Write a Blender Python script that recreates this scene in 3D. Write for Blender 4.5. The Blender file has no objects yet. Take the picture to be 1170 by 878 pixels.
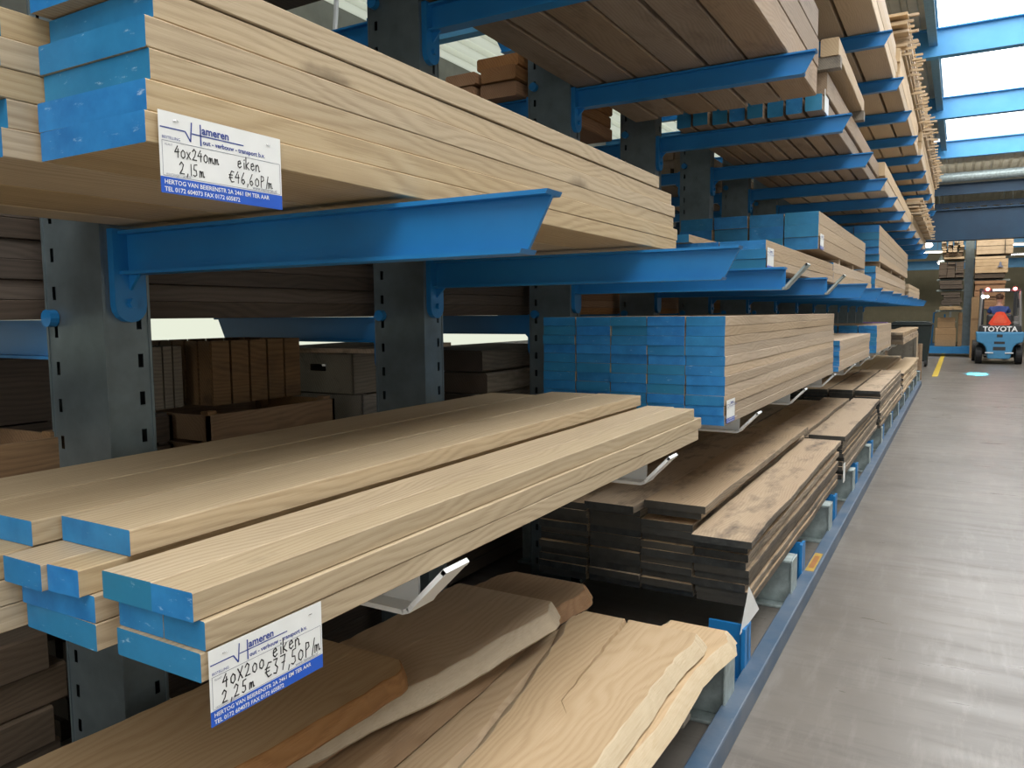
import bpy, math, random
from mathutils import Vector, Matrix
random.seed(7)
scene = bpy.context.scene
COL = scene.collection
PI = math.pi

# ------------------------------------------------------------ camera
F_PX, W_PX = 885.0, 1170.0
yaw, pit, roll = math.radians(30.0), math.radians(5.13), -0.0081
fw = Vector((-math.sin(yaw)*math.cos(pit), math.cos(yaw)*math.cos(pit), -math.sin(pit)))
r0 = Vector((math.cos(yaw), math.sin(yaw), 0)); u0 = r0.cross(fw)
RR = r0*math.cos(roll)+u0*math.sin(roll); UU = -r0*math.sin(roll)+u0*math.cos(roll)
cd = bpy.data.cameras.new('camera'); cam = bpy.data.objects.new('camera', cd); COL.objects.link(cam)
M = Matrix((RR, UU, -fw)).transposed().to_4x4(); M.translation = Vector((0, 0, 1.52))
cam.matrix_world = M
cd.sensor_width = 36.0; cd.lens = 36.0*F_PX/W_PX; cd.clip_start = .05; cd.clip_end = 200
scene.camera = cam

# ------------------------------------------------------------ world, light, exposure
world = bpy.data.worlds.new('overcast_sky'); scene.world = world; world.use_nodes = True
wb = world.node_tree.nodes['Background']; wb.inputs[0].default_value = (0.86, 0.93, 1.0, 1); wb.inputs[1].default_value = 1.2
scene.view_settings.view_transform = 'Standard'; scene.view_settings.look = 'None'
scene.view_settings.exposure = 0.2; scene.view_settings.gamma = 1.0; scene.view_settings.use_curve_mapping = False
scene.cycles.use_denoising = True
scene.cycles.max_bounces = 8; scene.cycles.diffuse_bounces = 5
SKY_STRENGTH = 5.0
sd = bpy.data.lights.new('sun', 'SUN'); sd.energy = 0.0; sd.angle = math.radians(12); sd.color = (1, .97, .9)
so = bpy.data.objects.new('sun', sd); COL.objects.link(so); so.rotation_euler = (math.radians(28), math.radians(35), 0)
def area(name, loc, rot, sx, sy, e, col=(1, 1, 1)):
    d = bpy.data.lights.new(name, 'AREA'); d.shape = 'RECTANGLE'; d.size = sx; d.size_y = sy; d.energy = e; d.color = col
    o = bpy.data.objects.new(name, d); COL.objects.link(o); o.location = loc; o.rotation_euler = rot; return o
# added fill behind the viewer, and an added boost for the far bay lamps
area('rear_fill_light', (1.6, -6.6, 2.3), (math.radians(82), 0, math.radians(4)), 4.0, 3.6, 105, (1, .98, .95))
area('far_bay_lamps', (1.0, 28.2, 5.7), (math.radians(35), 0, 0), 7, 1.2, 330, (1, .92, .78))

# ------------------------------------------------------------ node helpers
def nt(name, rough=.6, metal=0.0, spec=.5):
    m = bpy.data.materials.new(name); m.use_nodes = True; t = m.node_tree
    b = t.nodes['Principled BSDF']; b.inputs['Roughness'].default_value = rough; b.inputs['Metallic'].default_value = metal
    b.inputs['Specular IOR Level'].default_value = spec
    return m, t, b
def N(t, kind, **kw):
    n = t.nodes.new(kind)
    for k, v in kw.items():
        if k in n.inputs: n.inputs[k].default_value = v
        else: setattr(n, k, v)
    return n
def L(t, a, b): t.links.new(a, b)
def ramp(t, fac, stops):
    r = t.nodes.new('ShaderNodeValToRGB'); e = r.color_ramp.elements
    while len(e) > 1: e.remove(e[-1])
    e[0].position, e[0].color = stops[0][0], (*stops[0][1], 1)
    for p, c in stops[1:]:
        q = e.new(p); q.color = (*c, 1)
    L(t, fac, r.inputs[0]); return r.outputs[0]
def mixc(t, fac, a, b, blend='MIX'):
    n = t.nodes.new('ShaderNodeMix'); n.data_type = 'RGBA'; n.blend_type = blend; n.clamp_factor = True
    for i, v in ((0, fac), (6, a), (7, b)):
        if isinstance(v, (int, float)): n.inputs[i].default_value = v
        elif isinstance(v, tuple): n.inputs[i].default_value = (*v[:3], 1)
        else: L(t, v, n.inputs[i])
    return n.outputs[2]
def math_(t, op, a, b=None, c=None):
    n = t.nodes.new('ShaderNodeMath'); n.operation = op
    for i, v in enumerate((a, b, c)):
        if v is None: continue
        if isinstance(v, (int, float)): n.inputs[i].default_value = v
        else: L(t, v, n.inputs[i])
    return n.outputs[0]
def coords(t, scale=(1, 1, 1), rnd=0.0):
    tc = t.nodes.new('ShaderNodeTexCoord'); src = tc.outputs['Object']
    if rnd:
        oi = t.nodes.new('ShaderNodeObjectInfo')
        v = t.nodes.new('ShaderNodeVectorMath'); v.operation = 'MULTIPLY_ADD'
        cb = t.nodes.new('ShaderNodeCombineXYZ')
        L(t, oi.outputs['Random'], cb.inputs[0]); L(t, oi.outputs['Random'], cb.inputs[1]); L(t, oi.outputs['Random'], cb.inputs[2])
        L(t, cb.outputs[0], v.inputs[0]); v.inputs[1].default_value = (rnd, rnd*1.7, rnd*.63); L(t, src, v.inputs[2]); src = v.outputs[0]
    mp = t.nodes.new('ShaderNodeMapping'); mp.inputs['Scale'].default_value = scale; L(t, src, mp.inputs[0])
    return mp.outputs[0]
def noise(t, vec, scale, detail=3, rough=.55, dist=0.0):
    n = t.nodes.new('ShaderNodeTexNoise'); n.inputs['Scale'].default_value = scale; n.inputs['Detail'].default_value = detail
    n.inputs['Roughness'].default_value = rough; n.inputs['Distortion'].default_value = dist; L(t, vec, n.inputs['Vector']); return n.outputs['Fac']
def bump(t, b, h, s=.2, d=.002):
    n = t.nodes.new('ShaderNodeBump'); n.inputs['Strength'].default_value = s; n.inputs['Distance'].default_value = d
    L(t, h, n.inputs['Height']); L(t, n.outputs[0], b.inputs['Normal'])

def wood(name, light, mid, dark, rough=.62, var=.16, knots=.5, dirt=None, dirt_amt=0.0, ring=110.0, rg=.15, br=.40):
    m, t, b = nt(name, rough, 0, .35)
    p = coords(t, (1, .10, 1), 7.3)
    warp = noise(t, coords(t, (1.6, .55, 1.6), 7.3), 2.3, 2)
    # growth rings round an axis along the board, bent by slow noise: straight bands and cathedral figures
    sep = t.nodes.new('ShaderNodeSeparateXYZ'); L(t, p, sep.inputs[0])
    rad = math_(t, 'ADD', math_(t, 'MULTIPLY', sep.outputs[0], 1.3), math_(t, 'MULTIPLY', sep.outputs[2], 1.0))
    ph = math_(t, 'ADD', math_(t, 'MULTIPLY', rad, ring*3.3), math_(t, 'MULTIPLY', warp, 85.0))
    fine = noise(t, coords(t, (1, .022, 1), 7.3), 330, 4, .72)
    ph = math_(t, 'ADD', ph, math_(t, 'MULTIPLY', fine, 5.0))
    rings = math_(t, 'MULTIPLY_ADD', math_(t, 'SINE', ph), .5, .5)
    rings = math_(t, 'POWER', rings, 1.6)
    broad = noise(t, coords(t, (3, .25, 3), 7.3), 2.2, 3)
    f = math_(t, 'ADD', math_(t, 'MULTIPLY', rings, rg), math_(t, 'ADD', math_(t, 'MULTIPLY', fine, .50), math_(t, 'MULTIPLY', broad, br)))
    c = ramp(t, f, [(.28, light), (.52, mid), (.85, dark)])
    oi = t.nodes.new('ShaderNodeObjectInfo')
    hsv = t.nodes.new('ShaderNodeHueSaturation')
    L(t, math_(t, 'MULTIPLY_ADD', oi.outputs['Random'], 2*var, 1-var), hsv.inputs['Value'])
    r2 = math_(t, 'FRACT', math_(t, 'MULTIPLY', oi.outputs['Random'], 17.3))
    L(t, math_(t, 'MULTIPLY_ADD', r2, .30, .84), hsv.inputs['Saturation'])
    L(t, c, hsv.inputs['Color']); c = hsv.outputs[0]
    if knots > 0:
        v = t.nodes.new('ShaderNodeTexVoronoi'); v.inputs['Scale'].default_value = 2.1; L(t, coords(t, (1.4, .55, 1.4), 3.1), v.inputs['Vector'])
        k = math_(t, 'LESS_THAN', v.outputs['Distance'], .5)
        n1 = noise(t, coords(t, (1, .8, 1), 3.1), 38, 2)
        kd = math_(t, 'SUBTRACT', v.outputs['Distance'], math_(t, 'MULTIPLY', n1, .05))
        kf = t.nodes.new('ShaderNodeMapRange'); kf.inputs[1].default_value = .075; kf.inputs[2].default_value = .005; L(t, kd, kf.inputs[0])
        c = mixc(t, math_(t, 'MULTIPLY', kf.outputs[0], knots), c, tuple(x*.35 for x in dark))
    if dirt is not None:
        dn = noise(t, coords(t, (1, .35, 1), 5.1), 7, 4, .7)
        df = t.nodes.new('ShaderNodeMapRange'); df.inputs[1].default_value = .52; df.inputs[2].default_value = .72; L(t, dn, df.inputs[0])
        c = mixc(t, math_(t, 'MULTIPLY', df.outputs[0], dirt_amt), c, dirt)
    L(t, c, b.inputs['Base Color'])
    bump(t, b, fine, .25, .0012)
    return m
def paint(name, c1, c2, c3=None, rough=.45, chips=0.0, chipcol=(.6, .8, .95), rndmix=True, sc=9, spec=.5):
    m, t, b = nt(name, rough, 0, spec)
    n = noise(t, coords(t, (1, 1, 1), 4.0), sc, 4, .6)
    c = ramp(t, n, [(.35, c1), (.68, c2)])
    if c3 is not None:
        oi = t.nodes.new('ShaderNodeObjectInfo')
        r2 = math_(t, 'FRACT', math_(t, 'MULTIPLY', oi.outputs['Random'], 7.7))
        n2 = noise(t, coords(t, (1, 1, 1), 2.0), 3.0, 2)
        c = mixc(t, math_(t, 'MULTIPLY', math_(t, 'ADD', r2, math_(t, 'SUBTRACT', n2, .5)), .75), c, c3)
    if chips > 0:
        n3 = noise(t, coords(t, (1, .5, 3), 9.0), 26, 5, .75)
        cf = t.nodes.new('ShaderNodeMapRange'); cf.inputs[1].default_value = .63; cf.inputs[2].default_value = .74; L(t, n3, cf.inputs[0])
        c = mixc(t, math_(t, 'MULTIPLY', cf.outputs[0], chips), c, chipcol)
    L(t, c, b.inputs['Base Color'])
    bump(t, b, noise(t, coords(t, (1, 1, 1), 4.0), 60, 3), .15, .001)
    return m
def plain(name, c, rough=.5, metal=0.0, var=.12, sc=14, spec=.5):
    m, t, b = nt(name, rough, metal, spec)
    n = noise(t, coords(t), sc, 4, .6)
    L(t, ramp(t, n, [(.3, tuple(x*(1-var) for x in c)), (.7, tuple(min(1, x*(1+var)) for x in c))]), b.inputs['Base Color'])
    return m
def emit(name, c, s):
    m = bpy.data.materials.new(name); m.use_nodes = True; t = m.node_tree; t.nodes.clear()
    e = t.nodes.new('ShaderNodeEmission'); e.inputs[0].default_value = (*c, 1); e.inputs[1].default_value = s
    o = t.nodes.new('ShaderNodeOutputMaterial'); L(t, e.outputs[0], o.inputs[0]); return m

OAK = wood('fresh_oak', (.57, .465, .315), (.485, .38, .24), (.30, .215, .125), knots=.8, var=.10, rg=.15, br=.48)
OAK2 = wood('pale_oak', (.56, .445, .32), (.47, .36, .245), (.32, .235, .15), knots=.5, var=.14, br=.48)
SLAB = wood('live_edge_oak', (.56, .43, .29), (.49, .365, .23), (.36, .25, .15), knots=.5, var=.10, ring=60)
SLABDARK = wood('brown_slab_oak', (.40, .28, .17), (.32, .21, .12), (.22, .135, .07), knots=.3, var=.1, ring=60)
BARK = wood('sapwood_edge', (.60, .51, .37), (.50, .41, .285), (.36, .24, .12), knots=0, var=.05, rg=.06)
REDEDGE = wood('reddish_bark_edge', (.42, .25, .13), (.33, .185, .09), (.20, .10, .05), knots=.2, var=.08)
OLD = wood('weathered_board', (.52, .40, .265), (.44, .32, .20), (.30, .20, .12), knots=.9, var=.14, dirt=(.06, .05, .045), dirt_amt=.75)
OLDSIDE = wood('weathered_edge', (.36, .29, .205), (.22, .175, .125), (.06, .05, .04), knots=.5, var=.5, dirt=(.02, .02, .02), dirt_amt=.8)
BLACKEND = paint('black_end_wax', (.010, .013, .016), (.040, .045, .045), (.07, .06, .045), rough=.55, chips=.35, chipcol=(.25, .22, .16), sc=22)
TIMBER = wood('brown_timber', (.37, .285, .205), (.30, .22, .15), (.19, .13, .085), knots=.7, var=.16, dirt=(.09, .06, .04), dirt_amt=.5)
TIMBERL = wood('pale_pine_timber', (.60, .475, .32), (.53, .40, .255), (.38, .265, .155), knots=.6, var=.12)  # pale wood colour, lighter than the brown timber
ROUGH = wood('rough_reddish_timber', (.42, .24, .12), (.33, .17, .08), (.18, .09, .045), knots=.4, var=.2)
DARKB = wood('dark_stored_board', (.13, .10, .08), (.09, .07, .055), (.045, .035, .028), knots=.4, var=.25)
CRATE = wood('old_crate_wood', (.34, .22, .12), (.26, .16, .085), (.13, .08, .045), knots=.5, var=.15, dirt=(.05, .04, .03), dirt_amt=.5)
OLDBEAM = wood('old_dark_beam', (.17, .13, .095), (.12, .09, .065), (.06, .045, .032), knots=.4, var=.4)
GREYW = wood('grey_weathered_wood', (.30, .27, .22), (.21, .185, .15), (.10, .09, .075), knots=.5, var=.2, dirt=(.05, .04, .04), dirt_amt=.5)
ENDBLUE = paint('blue_end_paint', (.010, .16, .46), (.030, .26, .62), (.020, .20, .32), rough=.5, chips=.55, sc=14)
BLUE = paint('blue_steel_paint', (.012, .175, .46), (.018, .215, .54), rough=.38, chips=.08, chipcol=(.12, .2, .3), sc=3)
ROOFBLUE = paint('light_blue_steel', (.05, .26, .52), (.07, .30, .58), rough=.45, sc=2)
WHITE = paint('white_steel_paint', (.66, .70, .72), (.74, .77, .78), rough=.35, sc=5)
GALV = plain('galvanised_steel', (.17, .215, .235), .42, .55, .22, 7)
GALVL = plain('light_galvanised_steel', (.36, .43, .43), .5, .3, .28, 16)
RAILB = paint('scuffed_blue_rail', (.04, .09, .16), (.105, .14, .19), rough=.45, chips=.6, chipcol=(.22, .21, .19), sc=5)
PAPER = plain('white_paper', (.82, .84, .83), .55, 0, .03, 20)
INKBLUE = plain('blue_print', (.015, .10, .55), .5, 0, .05)
INKNAVY = plain('navy_print', (.03, .06, .30), .5, 0, .05)
INKBLACK = plain('black_marker', (.01, .01, .012), .5, 0, .05)
INKGREY = plain('grey_print', (.16, .18, .25), .5, 0, .05)
STEEL = plain('staple_steel', (.6, .6, .6), .25, .9, .05)
DARK = plain('dark_rubber', (.012, .012, .013), .6, 0, .2)
YELLOW = plain('yellow_line_paint', (.60, .43, .05), .6, 0, .25, 6)

# ------------------------------------------------------------ mesh helpers
class MB:
    def __init__(s): s.v = []; s.f = []; s.m = []
    def add(s, vs, fs, mi=0):
        b = len(s.v); s.v += [tuple(v) for v in vs]
        for i, f in enumerate(fs):
            s.f.append(tuple(b+j for j in f)); s.m.append(mi[i] if isinstance(mi, (list, tuple)) else mi)
        return s
    def box(s, x0, x1, y0, y1, z0, z1, mi=0):
        vs = [(x, y, z) for z in (z0, z1) for y in (y0, y1) for x in (x0, x1)]
        return s.add(vs, [(0, 2, 3, 1), (4, 5, 7, 6), (0, 1, 5, 4), (2, 6, 7, 3), (0, 4, 6, 2), (1, 3, 7, 5)], mi)
    def prism(s, poly, a, b, axis='y', mi=0):
        # poly in the two other axes (in order xyz), extruded along axis
        n = len(poly)
        def P(p, t): return {'x': (t, p[0], p[1]), 'y': (p[0], t, p[1]), 'z': (p[0], p[1], t)}[axis]
        vs = [P(p, a) for p in poly]+[P(p, b) for p in poly]
        fs = [tuple(range(n))[::-1], tuple(range(n, 2*n))]+[(i, (i+1) % n, n+(i+1) % n, n+i) for i in range(n)]
        return s.add(vs, fs, mi)
    def tube(s, pts, r, n=8, mi=0, closed=False):
        pts = [Vector(p) for p in pts]; rings = []; b = len(s.v)
        rr = r if isinstance(r, (list, tuple)) else [r]*len(pts)
        for i, p in enumerate(pts):
            d = (pts[min(i+1, len(pts)-1)]-pts[max(i-1, 0)]).normalized()
            up = Vector((0, 0, 1)) if abs(d.z) < .9 else Vector((1, 0, 0))
            a = d.cross(up).normalized(); c = a.cross(d)
            s.v += [tuple(p+rr[i]*(a*math.cos(2*PI*k/n)+c*math.sin(2*PI*k/n))) for k in range(n)]
        for i in range(len(pts)-1):
            for k in range(n):
                s.f.append((b+i*n+k, b+i*n+(k+1) % n, b+(i+1)*n+(k+1) % n, b+(i+1)*n+k)); s.m.append(mi)
        s.f.append(tuple(b+k for k in range(n))[::-1]); s.m.append(mi)
        e = b+(len(pts)-1)*n; s.f.append(tuple(e+k for k in range(n))); s.m.append(mi)
        return s
    def sphere(s, c, r, nu=12, nv=8, mi=0):
        c = Vector(c); r = Vector(r) if not isinstance(r, (int, float)) else Vector((r, r, r)); b = len(s.v)
        for j in range(nv+1):
            th = PI*j/nv
            for i in range(nu):
                ph = 2*PI*i/nu
                s.v.append((c.x+r.x*math.sin(th)*math.cos(ph), c.y+r.y*math.sin(th)*math.sin(ph), c.z+r.z*math.cos(th)))
        for j in range(nv):
            for i in range(nu):
                s.f.append((b+j*nu+i, b+(j+1)*nu+i, b+(j+1)*nu+(i+1) % nu, b+j*nu+(i+1) % nu)); s.m.append(mi)
        return s
    def build(s, name, mats, parent=None, origin=None, smooth=False, bevel=0.0):
        if not isinstance(mats, (list, tuple)): mats = [mats]
        base = WORLD.get(parent.name, Vector((0, 0, 0))) if parent is not None else Vector((0, 0, 0))
        if origin is None:
            xs = [v[0] for v in s.v]; ys = [v[1] for v in s.v]; zs = [v[2] for v in s.v]
            origin = ((min(xs)+max(xs))/2, (min(ys)+max(ys))/2, min(zs))
        o = Vector(origin)
        me = bpy.data.meshes.new(name); me.from_pydata([tuple(Vector(v)-o) for v in s.v], [], s.f)
        for m in mats: me.materials.append(m)
        me.polygons.foreach_set('material_index', s.m)
        if smooth: me.polygons.foreach_set('use_smooth', [True]*len(me.polygons))
        me.update()
        ob = bpy.data.objects.new(name, me); COL.objects.link(ob)
        if parent is not None: ob.parent = parent
        ob.location = o-base; WORLD[ob.name] = o.copy()
        if bevel:
            md = ob.modifiers.new('bevel', 'BEVEL'); md.width = bevel; md.segments = 2; md.limit_method = 'ANGLE'
        return ob
WORLD = {}
def tag(o, label, cat, group=None):
    o['label'] = label; o['category'] = cat
    if group: o['group'] = group
    return o
def thing(name, loc, label, cat, group=None):
    o = bpy.data.objects.new(name, None); COL.objects.link(o); o.empty_display_size = .1; o.location = loc
    WORLD[o.name] = Vector(loc); return tag(o, label, cat, group)
def struct(o): o['kind'] = 'structure'; return o
def dup(o, loc, parent=None):
    c = o.copy(); COL.objects.link(c); c.location = loc
    if parent is not None: c.parent = parent
    for ch in o.children:
        dup(ch, ch.location.copy(), c)
    return c
ORD = ['top', 'second', 'third', 'fourth', 'fifth', 'sixth', 'seventh', 'eighth', 'ninth', 'tenth', 'eleventh', 'twelfth', 'thirteenth', 'fourteenth', 'fifteenth']
CORD = ['first', 'second', 'third', 'fourth', 'fifth', 'sixth', 'seventh', 'eighth', 'ninth', 'tenth', 'eleventh', 'twelfth']

def board(name, x0, x1, y0, y1, z0, z1, mats, rot=0.0, ns=7, wob=.0015, ch=.0016, tilt=0.0, rough=0.0):
    """one sawn board lying along Y: chamfered section, slightly uneven along its length; mats = side, end (, top)"""
    w, l, h = x1-x0, y1-y0, z1-z0
    rn = random.Random(hash((round(x0*997), round(y0*991), round(z0*983))) & 0xffffff)
    if rough: ns = max(ns, int(l/.16)); 
    vs = []; fs = []; mi = []
    sec = [(-w/2+ch, 0), (w/2-ch, 0), (w/2, ch), (w/2, h-ch), (w/2-ch, h), (-w/2+ch, h), (-w/2, h-ch), (-w/2, ch)]
    n = len(sec)
    sk = rn.uniform(-.004, .004)
    pl = pr_ = 0.0
    for i in range(ns+1):
        t = i/ns; y = -l/2+l*t; dx = rn.uniform(-wob, wob)*(0 if i in (0, ns) else 1)
        if rough:
            pl += rn.uniform(-rough, rough)*.5; pr_ += rn.uniform(-rough, rough)*.5; pl *= .85; pr_ *= .85
        for k, (x, z) in enumerate(sec):
            yy = y + (sk*x/w if i in (0, ns) else 0)
            e = (pr_ if x > 0 else pl)
            vs.append((x+dx+e, yy, z))
    for i in range(ns):
        for k in range(n):
            fs.append((i*n+k, i*n+(k+1) % n, (i+1)*n+(k+1) % n, (i+1)*n+k)); mi.append(2 if (k in (3, 4, 5, 7, 0, 1) and k in (4, 0) and len(mats) > 2) else 0)
    fs = [f[::-1] for f in fs]
    fs.append(tuple(range(n))); mi.append(1); fs.append(tuple(ns*n+k for k in range(n))[::-1]); mi.append(1)
    me = bpy.data.meshes.new(name); me.from_pydata(vs, [], fs)
    for m in mats: me.materials.append(m)
    me.polygons.foreach_set('material_index', mi); me.update()
    o = bpy.data.objects.new(name, me); COL.objects.link(o)
    o.location = ((x0+x1)/2, (y0+y1)/2, z0); o.rotation_euler = (tilt, 0, rot); WORLD[o.name] = Vector(o.location)
    return o

def stack(name, cols, y0, y1, z0, pitch, mats, what, where, group, cat='board', jy=.012, jx=.002, topcount=None, rough=0.0, ch=.0016, rot=0.0, gap=.0008, aj=1.0):
    """cols: list of (x_left, x_right, rows) from the aisle side; every board an object"""
    mx = max(c[2] for c in cols)
    for ci, (xa, xb, rows) in enumerate(cols):
        for r in range(rows):
            a = y0+random.uniform(-jy, jy); b = y1+random.uniform(-jy, jy); d = random.uniform(-jx, jx)*(aj if ci == 0 else 1)
            o = board(name, xa+d, xb+d-.0015, a, b, z0+r*pitch, z0+(r+1)*pitch-gap, mats, rot=rot+random.uniform(-.0006, .0006), rough=rough*(1 if ci == 0 else .3), ch=ch)
            tag(o, f'{what}, {ORD[rows-1-r]} row down, {CORD[ci]} column from aisle, {where}'.replace('top row down', 'top row'), cat, group)

# ------------------------------------------------------------ the hall
def concrete():
    m, t, b = nt('worn_concrete', .4, 0, .45)
    p = coords(t)
    n1 = noise(t, p, .9, 5, .6); n2 = noise(t, coords(t, (.5, 3.5, 1)), 2.2, 6, .7); n3 = noise(t, coords(t, (5, .8, 1)), 3, 5, .7)
    c = ramp(t, n1, [(.3, (.13, .117, .102)), (.7, (.205, .187, .166))])
    mr = t.nodes.new('ShaderNodeMapRange'); mr.inputs[1].default_value = .50; mr.inputs[2].default_value = .72; L(t, n2, mr.inputs[0])
    c = mixc(t, math_(t, 'MULTIPLY', mr.outputs[0], .7), c, (.115, .10, .088))
    mr2 = t.nodes.new('ShaderNodeMapRange'); mr2.inputs[1].default_value = .52; mr2.inputs[2].default_value = .75; L(t, n3, mr2.inputs[0])
    c = mixc(t, math_(t, 'MULTIPLY', mr2.outputs[0], .4), c, (.30, .28, .255))
    L(t, c, b.inputs['Base Color'])
    L(t, math_(t, 'MULTIPLY_ADD', n2, .45, .12), b.inputs['Roughness'])
    bump(t, b, n2, .12, .004)
    return m
struct(MB().box(-12, 7, -8, 46, -.1, 0).build('floor', concrete()))
# rows of floor-level darker joint
SHEET = plain('corrugated_roof_sheet', (.50, .49, .42), .5, .15, .12, 3)
WALLM = plain('ribbed_wall_sheet', (.40, .37, .26), .55, .0, .08, 3)
LWALL = plain('dull_side_wall', (.30, .30, .28), .7, .0, .12, 3)
def corrugated(x0, x1, y0, y1, z, step=.25, h=.035):
    mb = MB(); x = x0; prof = []
    while x < x1-1e-6:
        prof += [(x, z), (x+step*.55, z), (x+step*.62, z+h), (x+step*.93, z+h)]; x += step
    prof.append((x1, z)); n = len(prof)
    up = [(a, b+.01) for a, b in prof][::-1]
    poly = prof+up
    for yy in ((y0, y1),):
        vs = [(a, yy[0], b) for a, b in prof]+[(a, yy[1], b) for a, b in prof]+[(a, yy[0], b+.01) for a, b in prof]+[(a, yy[1], b+.01) for a, b in prof]
        fs = [(i, i+1, n+i+1, n+i) for i in range(n-1)]+[(2*n+i, 3*n+i, 3*n+i+1, 2*n+i+1) for i in range(n-1)]
        mb.add(vs, fs)
    return mb
roofz = 6.55
cm = corrugated(-5.2, -.62, -8, 26.6, roofz); cA = corrugated(-12, -5.2, -8, 4, roofz); cm.add(cA.v, cA.f); corr2 = corrugated(3.4, 7, -8, 26.6, roofz); cm.add(corr2.v, corr2.f)
c3 = corrugated(-12, 7, 26.6, 46, roofz-.35); cm.add(c3.v, c3.f)
struct(cm.build('ceiling', SHEET))
TR = bpy.data.materials.new('pale_translucent_sheet'); TR.use_nodes = True; _t = TR.node_tree; _t.nodes.clear()
_a = _t.nodes.new('ShaderNodeBsdfTranslucent'); _a.inputs[0].default_value = (.92, .92, .82, 1); _b = _t.nodes.new('ShaderNodeBsdfDiffuse'); _b.inputs[0].default_value = (.8, .8, .72, 1)
_m = _t.nodes.new('ShaderNodeMixShader'); _m.inputs[0].default_value = .25; _o = _t.nodes.new('ShaderNodeOutputMaterial'); L(_t, _a.outputs[0], _m.inputs[1]); L(_t, _b.outputs[0], _m.inputs[2]); L(_t, _m.outputs[0], _o.inputs[0])
struct(corrugated(-12, -5.2, 4, 26.6, roofz, .5, .10).build('window_8', TR))
SKYP = emit('translucent_roof_panel', (1.0, .985, .955), SKY_STRENGTH)
for i, (a, b) in enumerate(((-7.9, 0.2), (.2, 5.5), (5.5, 10.8), (10.8, 16.0), (16.0, 21.0), (21.0, 26.5))):
    o = MB().box(-.52, 3.4, a+.02, b-.02, roofz, roofz+.02).build(f'window_{i+1}', SKYP); struct(o)
# translucent strip in the side wall, and that wall
struct(MB().box(-9.1, -9, -8, 46, 0, .9).box(-9.1, -9, -8, 46, 1.9, 6.6).build('wall_left', LWALL))
SIDEP = emit('translucent_side_strip', (.95, 1.0, .82), .75)
struct(MB().box(-9.06, -9.04, -8, 46, .9, 1.9).build('window_7', SIDEP))
def ribwall(axis, a0, a1, pos, z0, z1, thick=.06, step=.16):
    mb = MB(); a = a0
    while a < a1:
        if axis == 'x': mb.box(a, a+step*.8, pos-thick*.5, pos, z0, z1); mb.box(a+step*.8, a+step, pos-thick*.1, pos, z0, z1)
        else: mb.box(pos, pos+thick*.5, a, a+step*.8, z0, z1); mb.box(pos, pos+thick*.1, a+step*.8, a+step, z0, z1)
        a += step
    return mb
struct(ribwall('x', -12, 7, 44, 0, 6.4, step=.30).build('wall_far', WALLM))
struct(MB().box(6.9, 7, -8, 46, 0, 6.6).build('wall_right', plain('right_wall_sheet', (.50, .49, .46), .6)))
struct(MB().box(-12, 7, -8.1, -8, 0, 6.6).build('wall_near', plain('near_wall_sheet', (.50, .49, .46), .6)))

def ibeam_x(x0, x1, y, z0, z1, w=.2, tf=.02, tw=.012):
    return MB().box(x0, x1, y-w/2, y+w/2, z0, z0+tf).box(x0, x1, y-w/2, y+w/2, z1-tf, z1).box(x0, x1, y-tw/2, y+tw/2, z0+tf, z1-tf)
for i, y in enumerate((.3, 5.6, 10.8, 16.0, 21.1, 26.5)):
    b = ibeam_x(-9, 6.9, y, 5.97, 6.46, .2).build('roof_beam', ROOFBLUE)
    tag(b, ['blue steel roof beam above the viewer', 'blue steel roof beam over the near racks', 'blue steel roof beam high over the middle bays', 'blue steel roof beam crossing the skylight, highest in view', 'blue steel roof beam crossing the middle of the skylight', 'blue steel roof beam at the far end of the skylight'][i], 'beam', 'roof beams')
tag(MB().box(-.66, -.52, -8, 26.4, 6.18, 6.20).box(-.66, -.52, -8, 26.4, 6.50, 6.52).box(-.60, -.585, -8, 26.4, 6.20, 6.50).build('skylight_edge_beam', plain('grey_blue_steel', (.13, .27, .38), .5)),
    'grey-blue steel beam running along the left edge of the skylight', 'beam')
MB_ = MB().tube([(-4.6, 5.0, 3.3), (-4.35, 5.0, 5.6)], .02, 8).build('roof_brace', WHITE)
tag(MB_, 'thin white diagonal brace under the corrugated roof behind the rack', 'brace')
# lower far structure
DBLUE = paint('dark_blue_girder', (.008, .035, .075), (.012, .05, .10), rough=.5, sc=2)
tag(MB().box(-9, 6.9, 27.0, 27.25, 3.66, 4.52).box(-9, 6.9, 26.92, 27.33, 3.62, 3.66).box(-9, 6.9, 26.92, 27.33, 4.52, 4.56).build('eaves_girder', DBLUE), 'deep dark blue girder spanning the hall above the far end', 'girder')
tag(MB().tube([(-9, 26.9, 5.47), (6.9, 26.9, 5.47)], .14, 16).build('heating_pipe', GALVL), 'long silver pipe running across under the far roof', 'pipe')
tag(ibeam_x(-9, 6.9, 27.1, 4.98, 5.3, .14).build('roof_beam', DBLUE), 'dark blue beam directly below the silver pipe', 'beam')
lat = MB().box(-9, 6.9, 27.5, 27.6, 4.66, 4.80).box(-9, 6.9, 27.5, 27.6, 4.36, 4.50)
x = -9
while x < 6.8: lat.box(x, x+.16, 27.5, 27.6, 4.5, 4.66); x += .33
tag(lat.build('castellated_beam', DBLUE), 'dark beam with a row of openings that show daylight', 'beam')
tag(ibeam_x(-9, 6.9, 36, 3.95, 4.35, .2).build('roof_beam', ROOFBLUE), 'light blue beam behind the far pallet rack, upper one', 'beam')
tag(ibeam_x(-9, 6.9, 38, 3.28, 3.66, .2).build('roof_beam', ROOFBLUE), 'light blue beam lying on the ribbed far wall', 'beam')
LAMP = emit('lamp_glow', (1, .95, .85), 14)
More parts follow.
